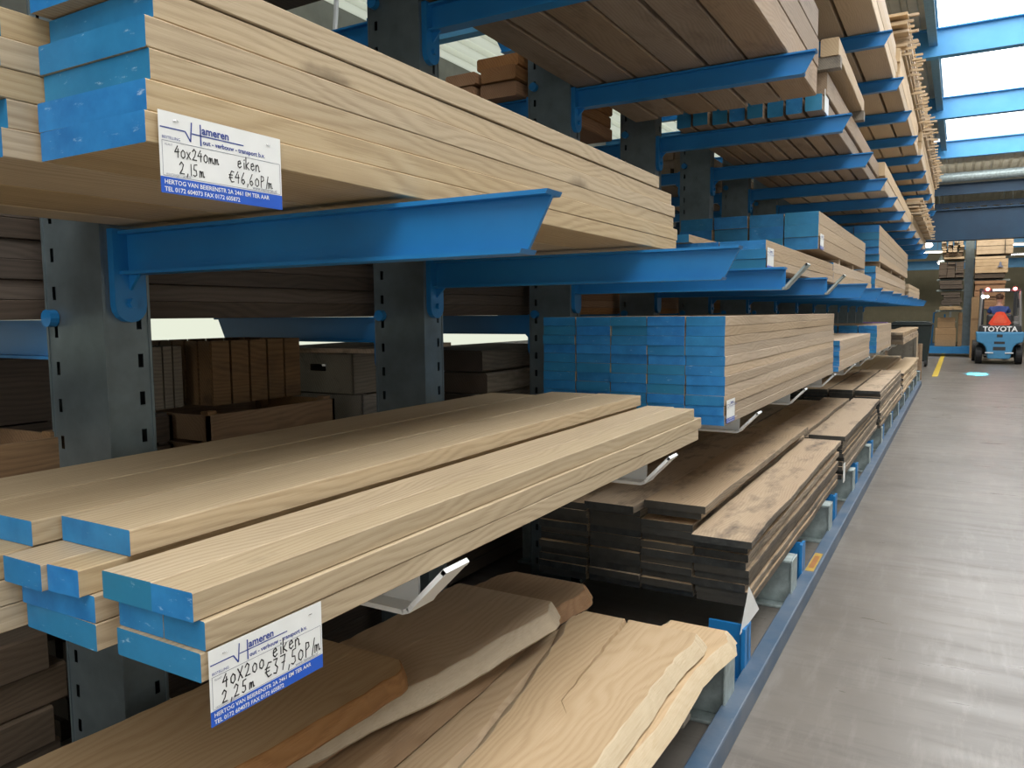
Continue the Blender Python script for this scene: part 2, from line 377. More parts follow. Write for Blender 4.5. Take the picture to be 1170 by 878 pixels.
for i, (x0, x1, y, z) in enumerate(((-2.3, -.55, 34.0, 3.74), (1.2, 3.2, 34.0, 3.9), (1.2, 3.2, 40, 3.9))):
    t = thing('strip_light', (x0, y, z), ['long white strip light left of the far pallet rack', 'long strip light hanging right of the far pallet rack', 'strip light near the far wall'][i], 'lamp', 'far strip lights')
    MB().box(x0, x1, y-.05, y+.05, z+.03, z+.09).build('housing', WHITE, t); MB().box(x0+.02, x1-.02, y-.035, y+.035, z, z+.03).build('tube', LAMP, t); MB().tube([(x0+.3, y, z+.09), (x0+.3, y, 6.21)], .012, 6).tube([(x1-.3, y, z+.09), (x1-.3, y, 6.21)], .012, 6).build('hanger', GALV, t)
for i, (x, y, z) in enumerate(((-1.02, 30, 3.72), (-.75, 36, 3.45), (1.72, 30, 4.15), (1.3, 36, 4.0))):
    t = thing('high_bay_lamp', (x, y, z), ['round bright bay lamp just right of the blue arm tips', 'small round bay lamp below the white strip light', 'round bright bay lamp right of the pale timber packs', 'small bay lamp above the right timber pack'][i], 'lamp', 'far bay lamps')
    MB().tube([(x, y, z+.08), (x, y, z+.3)], [.12, .03], 12).build('reflector', GALVL, t); MB().sphere((x, y, z+.02), (.13, .13, .08)).build('bulb', LAMP, t, smooth=True); MB().tube([(x, y, z+.29), (x, y, 6.21)], .012, 6).build('hanger', GALV, t)

# ------------------------------------------------------------ cantilever rack
S, Y0 = 1.3, 1.2
NK = 14
def slot_panel(mb, u0, u1, z0, z1, cols, P, zp=.096, zh=.034, zoff=.03):
    """sheet panel with rectangular slots; P(u,z)->xyz"""
    us = [u0]
    for c in cols: us += [c-.007, c+.007]
    us.append(u1)
    zs = [z0]; z = z0+zoff
    while z+zh < z1: zs += [z, z+zh]; z += zp
    zs.append(z1)
    for j in range(len(zs)-1):
        for i in range(len(us)-1):
            if i % 2 == 1 and j % 2 == 1: continue
            a, b, c, d = P(us[i], zs[j]), P(us[i+1], zs[j]), P(us[i+1], zs[j+1]), P(us[i], zs[j+1])
            mb.add([a, b, c, d], [(0, 1, 2, 3)])
def post_mesh(y, x0=-2.04, x1=-1.8, w=.12, z1=5.0):
    mb = MB(); ya, yb = y-w/2, y+w/2
    slot_panel(mb, ya, yb, 0, z1, [yb-.028], lambda u, z: (x1, u, z), zoff=.05)
    slot_panel(mb, x0, x1, 0, z1, [x0+.035], lambda u, z: (u, ya, z))
    # rolled corner lips and the other two walls with real thickness
    mb.box(x0, x1, yb-.004, yb, 0, z1); mb.box(x0-.004, x0, ya, yb, 0, z1)
    mb.box(x1-.004, x1+.003, ya-.003, ya+.004, 0, z1); mb.box(x1-.004, x1+.003, yb-.004, yb+.003, 0, z1)
    mb.box(x0-.004, x0+.004, ya-.003, ya+.003, 0, z1)
    mb.box(x0, x1, ya-.001, yb, z1, z1+.01)
    return mb
def arm_cut(x0, xt, y, z0, z1, slant=.05, w=.056, sgn=1):
    """I-section arm with an obliquely cut tip; sgn -1 points away from the aisle"""
    tf = .008; mb = MB(); xb = xt-slant*sgn
    def xat(z): return xb+(xt-xb)*(z-z0)/(z1-z0)
    def pris(za, zb, ya, yb):
        mb.prism([(x0, za), (xat(za), za), (xat(zb), zb), (x0, zb)], ya, yb, 'y')
    pris(z0, z0+tf, y-w/2, y+w/2); pris(z1-tf, z1, y-w/2, y+w/2); pris(z0+tf, z1-tf, y-.004, y+.004)
    # rounded end plate bolted to the post
    pl = []
    for k in range(9):
        a = PI+PI*k/8; pl.append((y+.042*math.cos(a), z0-.075+.042*math.sin(a)))
    pl = [(y-.042, z1+.005)]+pl+[(y+.042, z1+.005)]
    mb.prism(pl, x0, x0+.022*sgn, 'x')
    mb.prism([(x0, z0), (x0+.06*sgn, z0), (x0+.0*sgn, z0-.06)], y-.004, y+.004, 'y')
    for zz in (z0-.07,): mb.tube([(x0+.02*sgn, y, zz), (x0+.034*sgn, y, zz)], .012, 6)
    return mb
def arm_loop(x0, y, z0, z1, xb, xt, mats_slant=1, w=.08):
    """channel arm whose bottom flange folds up into a sloping stop in front of the web"""
    tf = .010; mb = MB(); wx = xb-.014
    mb.box(x0, wx, y+.004, y+.010, z0, z1, 0)           # web towards the viewer
    mb.box(x0, wx, y-w/2, y+w/2, z1-tf, z1, 0)             # top flange
    path = [(x0, z0), (xb-.02, z0), (xb-.004, z0+.006), (xb+.005, z0+.018), (xt, z1+.008), (xt-.008, z1+.014)]
    for i in range(len(path)-1):
        a, b = Vector(path[i]), Vector(path[i+1]); d = (b-a).normalized(); n = Vector((-d.y, d.x))*tf
        mb.prism([tuple(a), tuple(b), tuple(b+n), tuple(a+n)], y-w/2, y+w/2, 'y', 0 if i < 1 else mats_slant)
    pl = []
    for k in range(9):
        a = PI+PI*k/8; pl.append((y+.042*math.cos(a), z0-.06+.042*math.sin(a)))
    mb.prism([(y-.042, z1)]+pl+[(y+.042, z1)], x0, x0+.02, 'x', 0)
    return mb
names_k = ['nearest galvanised rack column with blue arms, at the left edge', 'second galvanised rack column from the left, behind the near boards', 'third galvanised rack column, just left of the tall blue-ended stack', 'fourth galvanised rack column, behind the tall blue-ended stack', 'fifth galvanised rack column along the aisle', 'sixth galvanised rack column along the aisle', 'seventh galvanised rack column along the aisle', 'eighth galvanised rack column along the aisle', 'ninth galvanised rack column along the aisle', 'tenth galvanised rack column along the aisle', 'eleventh galvanised rack column along the aisle', 'twelfth galvanised rack column along the aisle', 'second last rack column at the far end', 'last rack column at the far end of the aisle rack']
for k in range(NK):
    y = Y0+S*k
    t = thing('cantilever_rack_column', (-1.92, y, 0), names_k[k], 'rack', 'cantilever rack columns')
    post_mesh(y).build('post', GALV, t)
    # foot: heavy galvanised base profile under the lowest load
    a = arm_cut(-1.8, -.60, y, 2.59, 2.69, .055).build('arm', BLUE, t, origin=(-1.8, y, 2.59))
    a = arm_cut(-1.8, -.50, y, 3.44, 3.54, .055).build('arm', BLUE, t, origin=(-1.8, y, 3.44))
    if k in (2, 3): arm_loop(-1.8, y, 1.625, 1.73, -.70, -.61, 1).build('arm', [BLUE, GALVL], t, origin=(-1.8, y, 1.62))
    else: arm_cut(-1.8, -.605, y, 1.625, 1.73, .055).build('arm', BLUE, t, origin=(-1.8, y, 1.62))
    w = arm_loop(-1.8, y, .938, 1.03, -.90, -.815, 0).build('arm', [WHITE, WHITE], t, origin=(-1.8, y, .93)); w['label'] = 'white painted arm'
    arm_cut(-2.044, -3.05, y, 1.41, 1.515, .05, sgn=-1).build('arm', BLUE, t, origin=(-2.04, y, 1.41))
    arm_cut(-2.044, -3.05, y, .88, .96, .05, sgn=-1).build('arm', BLUE, t, origin=(-2.04, y, .88))
    arm_cut(-2.044, -3.05, y, 2.59, 2.68, .05, sgn=-1).build('arm', BLUE, t, origin=(-2.04, y, 2.59))
    arm_cut(-2.044, -3.05, y, 3.44, 3.54, .05, sgn=-1).build('arm', BLUE, t, origin=(-2.04, y, 3.44))
    pn = MB()
    for z in (1.52, 2.72): pn.tube([(-2.005, y-.062, z), (-2.005, y-.085, z)], .022, 12); 
    pn.build('locking_pin', BLUE, t)
    ft = MB(); yy = y+.30  # base profile lies beside the column
    ft.box(-2.3, -.70, yy-.07, yy+.07, .245, .26).box(-2.3, -.70, yy-.07, yy+.07, 0, .015).box(-2.3, -.70, yy-.006, yy+.006, .015, .245).box(-.70, -.69, yy-.07, yy+.07, 0, .26)
    ft.box(-1.9, -1.8, y-.05, yy+.05, .0, .25)
    ft.build('base_profile', GALVL, t, bevel=.004)
    bs = MB(); yb = y+.62
    bs.box(-.86, -.70, yb-.006, yb+.006, .02, .25).box(-.715, -.70, yb-.05, yb+.05, 0, .25).box(-2.0, -.70, yb-.05, yb+.05, .0, .02)
    b2 = bs.build('floor_bracket', BLUE, t); b2['label'] = 'blue painted bracket'

rl = thing('guard_rail', (-.66, 8, 0), 'long scuffed blue steel guard rail on the floor beside the aisle', 'rail')
MB().box(-.705, -.635, -.5, 17.9, .082, .09).box(-.643, -.635, -.5, 17.9, .0, .082).box(-.705, -.697, -.5, 17.9, .0, .082).box(-.705, -.635, 17.9, 17.91, 0, .09).build('channel', RAILB, rl, bevel=.004)
MB().box(-.695, -.650, 4.44, 4.80, .0902, .0912).build('sticker', plain('yellow_sticker', (.42, .27, .04), .5), rl)
MB().box(-.686, -.659, 4.50, 4.74, .0913, .0917).build('sticker_print', plain('orange_sticker_print', (.32, .13, .03), .5), rl)
tag(MB().box(-.52, -.40, 20.5, 34, .0005, .004).build('floor_line', YELLOW), 'worn yellow line painted on the concrete floor', 'floor marking')

# ------------------------------------------------------------ near upper load: 40 x 240 mm oak
UB = 'blue-ended wide oak board'
oakm = [OAK, ENDBLUE]
for rr, (xr_, ya_, dz_) in enumerate(((-.914, .650, 0), (-.915, .653, 0), (-.926, .668, .002), (-.925, .664, .002), (-.934, .684, .004))):
    tag(board('oak_board', xr_-.242, xr_, ya_, 2.798+.006*(rr % 2), 1.745+rr*.0412+dz_, 1.745+rr*.0412+dz_+.0405, oakm, rot=(-.002 if rr in (1, 3) else .0)), f'wide blue-ended oak board, {["bottom row, behind the upper price tag", "second row up, right above the upper price tag", "third row up, tagged column of upper near load", "fourth row up, tagged column of upper near load", "fifth row up, tagged column of upper near load"][rr]}', 'board', 'boards of the upper near load')
stack('oak_board', [(-1.405, -1.165, 4), (-1.65, -1.41, 4), (-1.79+.0, -1.655, 4)], .612, 2.76, 1.745, .0418, oakm, UB, 'upper near load, inner part', 'boards of the upper near load', jy=.02, jx=.004)
tag(board('oak_board', -1.175, -.932, .66, 2.655, 1.957, 1.997, oakm), 'single pale oak board lying on top of the upper near load', 'board', 'boards of the upper near load')
tag(board('oak_board', -1.43, -1.18, .62, 2.6, 1.914, 1.956, oakm), 'oak board on the inner columns of the upper near load', 'board', 'boards of the upper near load')

# ------------------------------------------------------------ near lower load: 40 x 200 mm oak
def ob(x0, x1, y0, y1, z0, lab, rot=0.0, mats=None, h=.0405, name='oak_board'):
    return tag(board(name, x0, x1, y0, y1, z0, z0+h, mats or oakm, rot=rot), lab, 'board', 'boards of the lower near load')
zz = 1.036
ob(-1.034, -.852, .648, 2.90, zz, 'blue-ended oak board, lowest of the aisle column, lower near load')
ob(-1.036, -.938, .655, 2.88, zz+.0415, 'narrow oak board, middle row, inner half of the tagged column')
ob(-.937, -.850, .655, 2.93, zz+.0415, 'narrow oak board behind the lower price tag, middle row')
ob(-1.052, -.943, .643, 2.88, zz+.083, 'narrow oak board, top row, inner half of the tagged column')
ob(-.942, -.858, .643, 2.86, zz+.083, 'narrow oak board, top row, right edge above the lower price tag')
ob(-1.255, -1.068, .640, 2.86, zz, 'blue-ended oak board, lowest of the second column, lower near load')
ob(-1.255, -1.070, .638, 2.84, zz+.0415, 'blue-ended oak board, middle row of the second column')
ob(-1.152, -1.080, .622, 2.84, zz+.083, 'short-edged oak board, third row, right half of second column')
ob(-1.255, -1.1535, .612, 2.84, zz+.083, 'blue-ended oak board, third row, left half of second column')
for i, (a, b) in enumerate(((-1.455, -1.262), (-1.655, -1.46), (-1.785, -1.66))):
    for r in range(3):
        ob(a, b, .60+.01*i, 2.80-.03*i, zz+r*.0415, f'blue-ended oak board, {["lowest", "second", "third"][r]} row, {["third", "fourth", "innermost"][i]} column, lower near load')
ob(-1.250, -1.070, .700, 2.86, zz+.1245, 'blue-ended oak board lying raised in the middle of the lower load')
ob(-1.450, -1.256, .655, 2.84, zz+.1245, 'oak board on the top row, left of the raised middle board')
ob(-1.66, -1.455, .66, 2.70, zz+.1245, 'shaded oak board on the top row, next to the rack columns')

# ------------------------------------------------------------ price tags
GL = {  # pen strokes, unit box 0..1 wide / high
 '4': [[(.55, 1), (.05, .45), (.75, .5)], [(.62, .75), (.55, 0)]], '0': [[(.45, .72), (.15, .5), (.15, .15), (.45, 0), (.75, .2), (.75, .55), (.45, .72)]],
 'x': [[(.1, .6), (.7, .05)], [(.7, .65), (.1, 0)]], 'X': [[(.1, .9), (.75, .05)], [(.8, .95), (.1, 0)]],
 '2': [[(.1, .75), (.4, 1), (.7, .8), (.5, .4), (.1, .05), (.8, .05)]], 'm': [[(.05, 0), (.1, .5), (.3, .5), (.35, .05), (.42, .45), (.62, .5), (.7, .05), (.85, .1)]],
 ',': [[(.3, .1), (.15, -.2)]], '1': [[(.3, .95), (.3, .0)]], '5': [[(.75, 1), (.3, .95), (.22, .55), (.6, .5), (.65, .15), (.35, 0), (.1, .1)]],
 'e': [[(.15, .3), (.65, .4), (.5, .6), (.2, .5), (.15, .15), (.4, 0), (.7, .15)]], 'i': [[(.3, .5), (.3, .0)], [(.33, .7), (.35, .76)]],
 'k': [[(.2, 1), (.15, 0)], [(.65, .6), (.2, .28), (.7, 0)]], 'n': [[(.1, 0), (.12, .5)], [(.12, .35), (.4, .55), (.6, .4), (.65, 0), (.8, .05)]],
 'E': [[(.85, .9), (.45, .95), (.15, .6), (.15, .3), (.4, .02), (.8, .08)], [(0, .6), (.6, .62)], [(0, .38), (.55, .4)]],
 '6': [[(.6, 1), (.2, .5), (.15, .15), (.45, 0), (.7, .2), (.5, .42), (.2, .3)]], '3': [[(.15, .95), (.65, .95), (.35, .58), (.68, .35), (.45, 0), (.1, .08)]],
 '7': [[(.1, .95), (.75, .95), (.35, 0)], [(.25, .5), (.65, .5)]], 'P': [[(.2, 0), (.25, 1), (.65, .95), (.7, .65), (.28, .5)]], '/': [[(.15, -.05), (.55, 1.05)]], ' ': []}
def pen(mb, txt, x, z, h, adv, wpen, slope=0.0):
    """flat ink ribbons in local (y, z) plane, written on +X"""
    cx = x
    for c in txt:
        sc_ = h
        for st in GL[c]:
            pts = [(cx+p[0]*h*.62, z+p[1]*sc_+slope*(cx-x)) for p in st]
            for a, b in zip(pts[:-1], pts[1:]):
                d = Vector((b[0]-a[0], b[1]-a[1])); 
                if d.length < 1e-6: continue
                d.normalize(); n = Vector((-d.y, d.x))*wpen/2; e = d*wpen*.35
                q = [(a[0]-e.x-n.x, a[1]-e.y-n.y), (b[0]+e.x-n.x, b[1]+e.y-n.y), (b[0]+e.x+n.x, b[1]+e.y+n.y), (a[0]-e.x+n.x, a[1]-e.y+n.y)]
                mb.add([(.0006, p[0], p[1]) for p in q], [(0, 1, 2, 3)])
        cx += adv*h*(.5 if c in ',i1/ ' else 1)
def text_mesh(mb, txt, x, z, size, mi=0, bold=0.0, depth=.0006, plane='x', shear=0.0, cx=False):
    cu = bpy.data.curves.new('t', 'FONT'); cu.body = txt; cu.size = size; cu.offset = bold; cu.shear = shear; cu.resolution_u = 2
    if cx: cu.align_x = 'CENTER'
    o = bpy.data.objects.new('t', cu); COL.objects.link(o)
    dg = bpy.context.evaluated_depsgraph_get(); me = bpy.data.meshes.new_from_object(o.evaluated_get(dg))
    if plane == 'x': vs = [(depth, x+v.co.x, z+v.co.y) for v in me.vertices]
    else: vs = [(x+v.co.x, -depth, z+v.co.y) for v in me.vertices]
    fs = [tuple(p.vertices) for p in me.polygons]
    b = len(mb.v); mb.v += vs
    for f in fs: mb.f.append(tuple(b+i for i in f)); mb.m.append(mi)
    bpy.data.objects.remove(o); bpy.data.curves.remove(cu); bpy.data.meshes.remove(me)
def price_tag(loc, label, hand, rz=0.0, ry=0.0, rx=0.0, w=.209, h=.106):
    t = thing('price_tag', loc, label, 'price tag', 'price tags')
    t.rotation_euler = (rx, ry, rz)
    def put(mb, name, mat):
        me = bpy.data.meshes.new(name); me.from_pydata(mb.v, [], mb.f)
        for m in (mat if isinstance(mat, list) else [mat]): me.materials.append(m)
        me.polygons.foreach_set('material_index', mb.m); me.update()
        o = bpy.data.objects.new(name, me); COL.objects.link(o); o.parent = t; return o
    cd_ = MB(); n = 12
    def cur(u): return .0012*math.sin(u*PI*1.1)  # slight curl of the card
    cd_.box(-.0002, .0002, 0, w, h*.20, h); put(cd_, 'card', PAPER)
    put(MB().box(-.0002, .0003, 0, w, 0, h*.20), 'blue_band', INKBLUE)
    pr = MB()
    def ln(a, b, wd=.0007, mi=0):
        d = Vector((b[0]-a[0], b[1]-a[1])).normalized(); n_ = Vector((-d.y, d.x))*wd/2
        pr.add([(.0005, a[0]-n_.x, a[1]-n_.y), (.0005, b[0]-n_.x, b[1]-n_.y), (.0005, b[0]+n_.x, b[1]+n_.y), (.0005, a[0]+n_.x, a[1]+n_.y)], [(0, 1, 2, 3)], mi)
    ln((.002, h*.80), (.040, h*.80), .0016); ln((.040, h*.80), (.048, h*.685), .002); ln((.048, h*.685), (.0505, h*.93), .002)
    ln((.0505, h*.79), (.138, h*.79), .0016); ln((.0645, h*.93), (.0645, h*.66), .0022)
    text_mesh(pr, 'ameren', .0665, h*.815, .0150, bold=.0004)
    text_mesh(pr, 'out - verbouw - transport b.v.', .0675, h*.685, .0090, bold=.0002)
    text_mesh(pr, 'BESTELLING', .004, h*.665, .0052)
    text_mesh(pr, 'www.hameren.nl', .152, h*.225, .0068, mi=1)
    text_mesh(pr, 'KLANT', .008, h*.585, .0036, mi=1); text_mesh(pr, 'HOUTSOORT / LENGTE', .008, h*.225, .0036, mi=1)
    for a, b in (((.004, h*.64), (w-.003, h*.64)), ((.004, h*.215), (w-.003, h*.215)), ((.004, h*.215), (.004, h*.64)), ((w-.003, h*.215), (w-.003, h*.64))): ln(a, b, .0006, 1)
    put(pr, 'printing', [INKNAVY, INKGREY])
    wt = MB(); text_mesh(wt, 'HERTOG VAN BEIERENSTR 2A 2461 EM TER AAR', .005, h*.115, .0083, bold=.00012); text_mesh(wt, 'TEL 0172 604073 FAX 0172 605872', .005, h*.025, .0083, bold=.00012)
    put(wt, 'address_lettering', PAPER)
    hw = MB()
    for a in hand: pen(hw, *a)
    if hw.v: put(hw, 'handwriting', INKBLACK)
    put(MB().tube([(.001, .022, h*.9), (.0018, .026, h*.91), (.001, .030, h*.9)], .0006, 5).tube([(.001, w-.028, h*.88), (.0018, w-.022, h*.88)], .0006, 5), 'staple', STEEL)
    return t
hH = .106
price_tag((-.9095, .664, 1.683), 'white and blue price tag 40x240 mm stapled to the upper near load',
          [('40x240mm', .022, hH*.46, .0150, .60, .0014), ('2,15m', .028, hH*.26, .016, .66, .0014), ('eiken', .125, hH*.48, .0170, .56, .0015), ('E46,60P/m', .110, hH*.27, .0165, .62, .0014)])
price_tag((-.8465, .655, .972), 'white and blue price tag 40x200 hanging from the lower near load',
          [('40X200', .020, hH*.44, .0185, .68, .0019), ('2,25m', .018, hH*.245, .0175, .76, .0018), ('eiken', .108, hH*.51, .0215, .58, .002), ('E37,50P/m', .094, hH*.275, .0225, .62, .0019)], rz=-.004)

price_tag((-.8525, 3.315, 1.045), 'small white tag at the lower corner of the tall blue-ended stack', [], w=.14, h=.10)
price_tag((-.8195, 3.90, 1.725), 'white tag hanging from the stack beyond the upper near load', [], w=.15, h=.11)
price_tag((-.814, 5.47, 1.935), 'white tag at the lower corner of the raised beam pack', [], w=.15, h=.10)

# ------------------------------------------------------------ the tall blue-ended stack and those beyond it, on the white arms
bnds = [-.858, -1.032, -1.207, -1.383, -1.558, -1.730]
stack('oak_board', [(bnds[i+1]+.003, bnds[i], 11) for i in range(5)], 3.30, 6.58, 1.036, .0428, [OAK2, ENDBLUE], 'blue-ended oak board', 'tall stack', 'boards of the tall blue-ended stack', jy=.006, jx=.0018)
DARKBLUE = ENDBLUE
stack('oak_board', [(-1.05, -.835, 6), (-1.28, -1.06, 6), (-1.51, -1.29, 6)], 6.75, 9.15, 1.036, .042, [OAK2, ENDBLUE], 'blue-ended oak board', 'second stack on white arms', 'boards of the second stack on white arms', jy=.05)
stack('oak_beam', [(-1.03, -.83, 7), (-1.25, -1.04, 7), (-1.47, -1.26, 7), (-1.7, -1.48, 7)], 9.95, 12.1, 1.036, .046, [OAK2, ENDBLUE], 'blue-ended oak beam', 'third stack on white arms', 'beams of the third stack on white arms', 'beam', jy=.02)
stack('grey_plank', [(-.98, -.70, 5), (-1.3, -1.0, 4)], 12.6, 16.9, 1.036, .036, [OLD, OLDSIDE], 'weathered plank', 'last stack on white arms', 'planks of the last stack on white arms', 'plank', jy=.15, rough=.006)

# ------------------------------------------------------------ beyond the upper near load, on the blue middle arms
W3 = 'stack beyond the upper near load'
stack('oak_board', [(-1.05, -.825, 3), (-1.28, -1.055, 3), (-1.51, -1.285, 3), (-1.74, -1.515, 3)], 3.90, 6.2, 1.736, .0455, [OAK2, ENDBLUE], 'blue-ended oak board', 'stack beyond upper near load', 'boards beyond the upper near load', jy=.01)
tag(board('oak_board', -1.42, -1.19, 3.84, 5.6, 1.873, 1.913, [OAK2, ENDBLUE]), 'short blue-ended oak board alone on top beyond the upper near load', 'board', 'boards beyond the upper near load')
tag(board('oak_board', -1.66, -1.44, 3.86, 5.6, 1.873, 1.913, [OAK2, ENDBLUE]), 'inner short blue-ended oak board on top beyond the upper near load', 'board', 'boards beyond the upper near load')
stack('oak_beam', [(-1.03, -.825, 2), (-1.26, -1.04, 2), (-1.49, -1.27, 2)], 6.25, 9.0, 1.736, .075, [OAK2, ENDBLUE], 'blue-ended oak beam', 'low stack behind', 'beams under the raised pack', 'beam', jy=.05)
for i, y in enumerate((6.6, 7.5, 8.4)):
    tag(board('spacer_batten', -1.8, -.84, y, y+.07, 1.888, 1.93, [OAK2, OAK2], ns=1), f'wooden spacer batten under the raised beam pack, {["near", "middle", "far"][i]} one', 'batten', 'spacer battens')
stack('oak_beam', [(-1.035, -.82, 3), (-1.27, -1.045, 3), (-1.51, -1.28, 3), (-1.75, -1.52, 3)], 5.45, 8.3, 1.932, .082, [OAK2, ENDBLUE], 'thick blue-ended oak beam', 'raised pack', 'beams of the raised pack', 'beam', jy=.02)
stack('oak_beam', [(-1.03, -.80, 4), (-1.26, -1.04, 4), (-1.49, -1.27, 4)], 9.2, 14.3, 1.736, .068, [OAK2, ENDBLUE], 'blue-ended oak beam', 'far pack under battens', 'beams of the far lower pack', 'beam', jy=.06)
for i, y in enumerate((9.6, 11.3, 13.0, 14.0)):
    tag(board('spacer_batten', -1.7, -.80, y, y+.07, 2.01, 2.06, [OAK2, OAK2], ns=1), f'wooden spacer batten in the far blue-ended pack, {CORD[i]} from the near end', 'batten', 'spacer battens')
stack('oak_beam', [(-1.03, -.78, 5), (-1.28, -1.04, 5), (-1.53, -1.29, 5)], 9.25, 14.4, 2.062, .076, [OAK2, ENDBLUE], 'blue-ended oak beam', 'far upper pack', 'beams of the far upper pack', 'beam', jy=.06)
stack('oak_board', [(-1.0, -.76, 4), (-1.25, -1.01, 4)], 14.7, 18.4, 1.736, .06, [TIMBERL, TIMBERL], 'pale pine timber', 'last pack on middle arms', 'timbers of the last middle pack', 'timber', jy=.15)

# ------------------------------------------------------------ A level: heavy timbers above
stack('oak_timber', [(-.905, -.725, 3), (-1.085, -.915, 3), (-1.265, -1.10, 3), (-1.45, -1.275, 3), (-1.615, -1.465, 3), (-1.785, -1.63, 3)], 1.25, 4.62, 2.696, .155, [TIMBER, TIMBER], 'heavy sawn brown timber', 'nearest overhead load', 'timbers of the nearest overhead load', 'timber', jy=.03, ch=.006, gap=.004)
for i in range(8):
    x = -.745-.112*i
    tag(board('blue_ended_post', x-.093, x, 4.93+.02*(i % 3), 8.3, 2.697, 2.79, [TIMBER, ENDBLUE], ch=.005), f'square post with teal blue end above second overhead arm, {CORD[i]} from aisle', 'post', 'blue-ended square posts overhead')
tag(MB().box(-.742, -.738, 5.00, 5.14, 2.70, 2.83).build('paper_label', PAPER, bevel=0), 'crumpled white paper label on the blue-ended posts', 'label')
stack('oak_timber', [(-.90, -.73, 1), (-1.11, -.92, 1), (-1.33, -1.13, 1), (-1.55, -1.35, 1)], 5.05, 8.35, 2.80, .13, [TIMBER, TIMBER], 'sawn timber', 'layer above square posts', 'timbers above the square posts', 'timber', jy=.05, ch=.005)
tag(board('cross_batten', -.83, -.655, 4.96, 5.03, 2.932, 2.998, [GREYW, GREYW], ns=1), 'weathered grey batten sticking out over the aisle', 'batten')
tag(board('cross_batten', -.86, -.672, 6.38, 6.46, 2.932, 2.998, [GREYW, GREYW], ns=1), 'grey batten end below the far end of the single beam', 'batten')
tag(board('pine_beam', -.775, -.675, 4.95, 6.52, 3.0, 3.10, [TIMBERL, TIMBERL], ch=.004, rot=.014), 'single pale pine beam resting on the protruding battens', 'beam')
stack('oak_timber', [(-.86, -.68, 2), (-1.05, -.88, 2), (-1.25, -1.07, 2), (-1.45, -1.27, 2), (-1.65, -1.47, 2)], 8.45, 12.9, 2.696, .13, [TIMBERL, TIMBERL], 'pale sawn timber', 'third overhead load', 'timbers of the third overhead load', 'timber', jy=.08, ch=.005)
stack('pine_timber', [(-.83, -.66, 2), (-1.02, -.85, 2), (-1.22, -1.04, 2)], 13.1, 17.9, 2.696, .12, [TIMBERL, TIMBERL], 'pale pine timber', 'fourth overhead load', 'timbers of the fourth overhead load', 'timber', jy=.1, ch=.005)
# ------------------------------------------------------------ B level
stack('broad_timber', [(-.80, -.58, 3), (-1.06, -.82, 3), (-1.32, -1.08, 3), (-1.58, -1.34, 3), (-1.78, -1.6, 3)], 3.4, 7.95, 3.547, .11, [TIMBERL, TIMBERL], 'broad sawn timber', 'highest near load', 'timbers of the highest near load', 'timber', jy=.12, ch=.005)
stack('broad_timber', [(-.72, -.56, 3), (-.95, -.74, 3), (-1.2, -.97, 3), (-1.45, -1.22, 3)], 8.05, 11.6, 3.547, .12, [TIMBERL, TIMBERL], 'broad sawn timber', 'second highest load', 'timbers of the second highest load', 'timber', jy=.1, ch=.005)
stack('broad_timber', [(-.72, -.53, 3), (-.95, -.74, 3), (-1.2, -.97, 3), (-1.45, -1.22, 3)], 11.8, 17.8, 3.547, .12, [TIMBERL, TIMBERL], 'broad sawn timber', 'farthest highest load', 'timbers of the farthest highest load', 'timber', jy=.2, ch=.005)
# board pack dried on sticks, on top of the farthest loads
def stickered(y0, y1, z0, rows, x0, x1, where, sd_):
    rn = random.Random(sd_); z = z0
    for r in range(rows):
        for c in range(3):
            xa = x0+(x1-x0)*c/3; xb = x0+(x1-x0)*(c+1)/3-.02
            tag(board('air_dried_board', xa, xb+rn.uniform(-.02, .02), y0+rn.uniform(-.15, .15), y1+rn.uniform(-.2, .2), z+.022, z+.047, [TIMBERL, TIMBERL]), f'thin board drying on sticks, {CORD[r]} layer up, {["inner", "middle", "aisle"][c]} column, {where}', 'board', f'boards drying on sticks {where}')
        n = int((y1-y0)/.75)
        for i in range(n+1):
            y = y0+.1+(y1-y0-.3)*i/n
            tag(board('drying_stick', x0-.02, x1+rn.uniform(.0, .08), y+rn.uniform(-.02, .02), y+.025, z, z+.021, [TIMBERL, TIMBERL], ns=1, ch=.002), f'thin drying stick poking out over the aisle, {CORD[r]} layer up, {where}', 'stick', f'drying sticks {where}, {CORD[r]} layer')
        z += .048
stickered(8.2, 12.3, 3.902, 8, -1.30, -.50, 'high middle bays', 3)
stickered(12.4, 17.6, 3.902, 7, -1.30, -.46, 'high far bays', 5)
stickered(13.2, 17.8, 2.932, 6, -1.20, -.55, 'far overhead bays', 9)

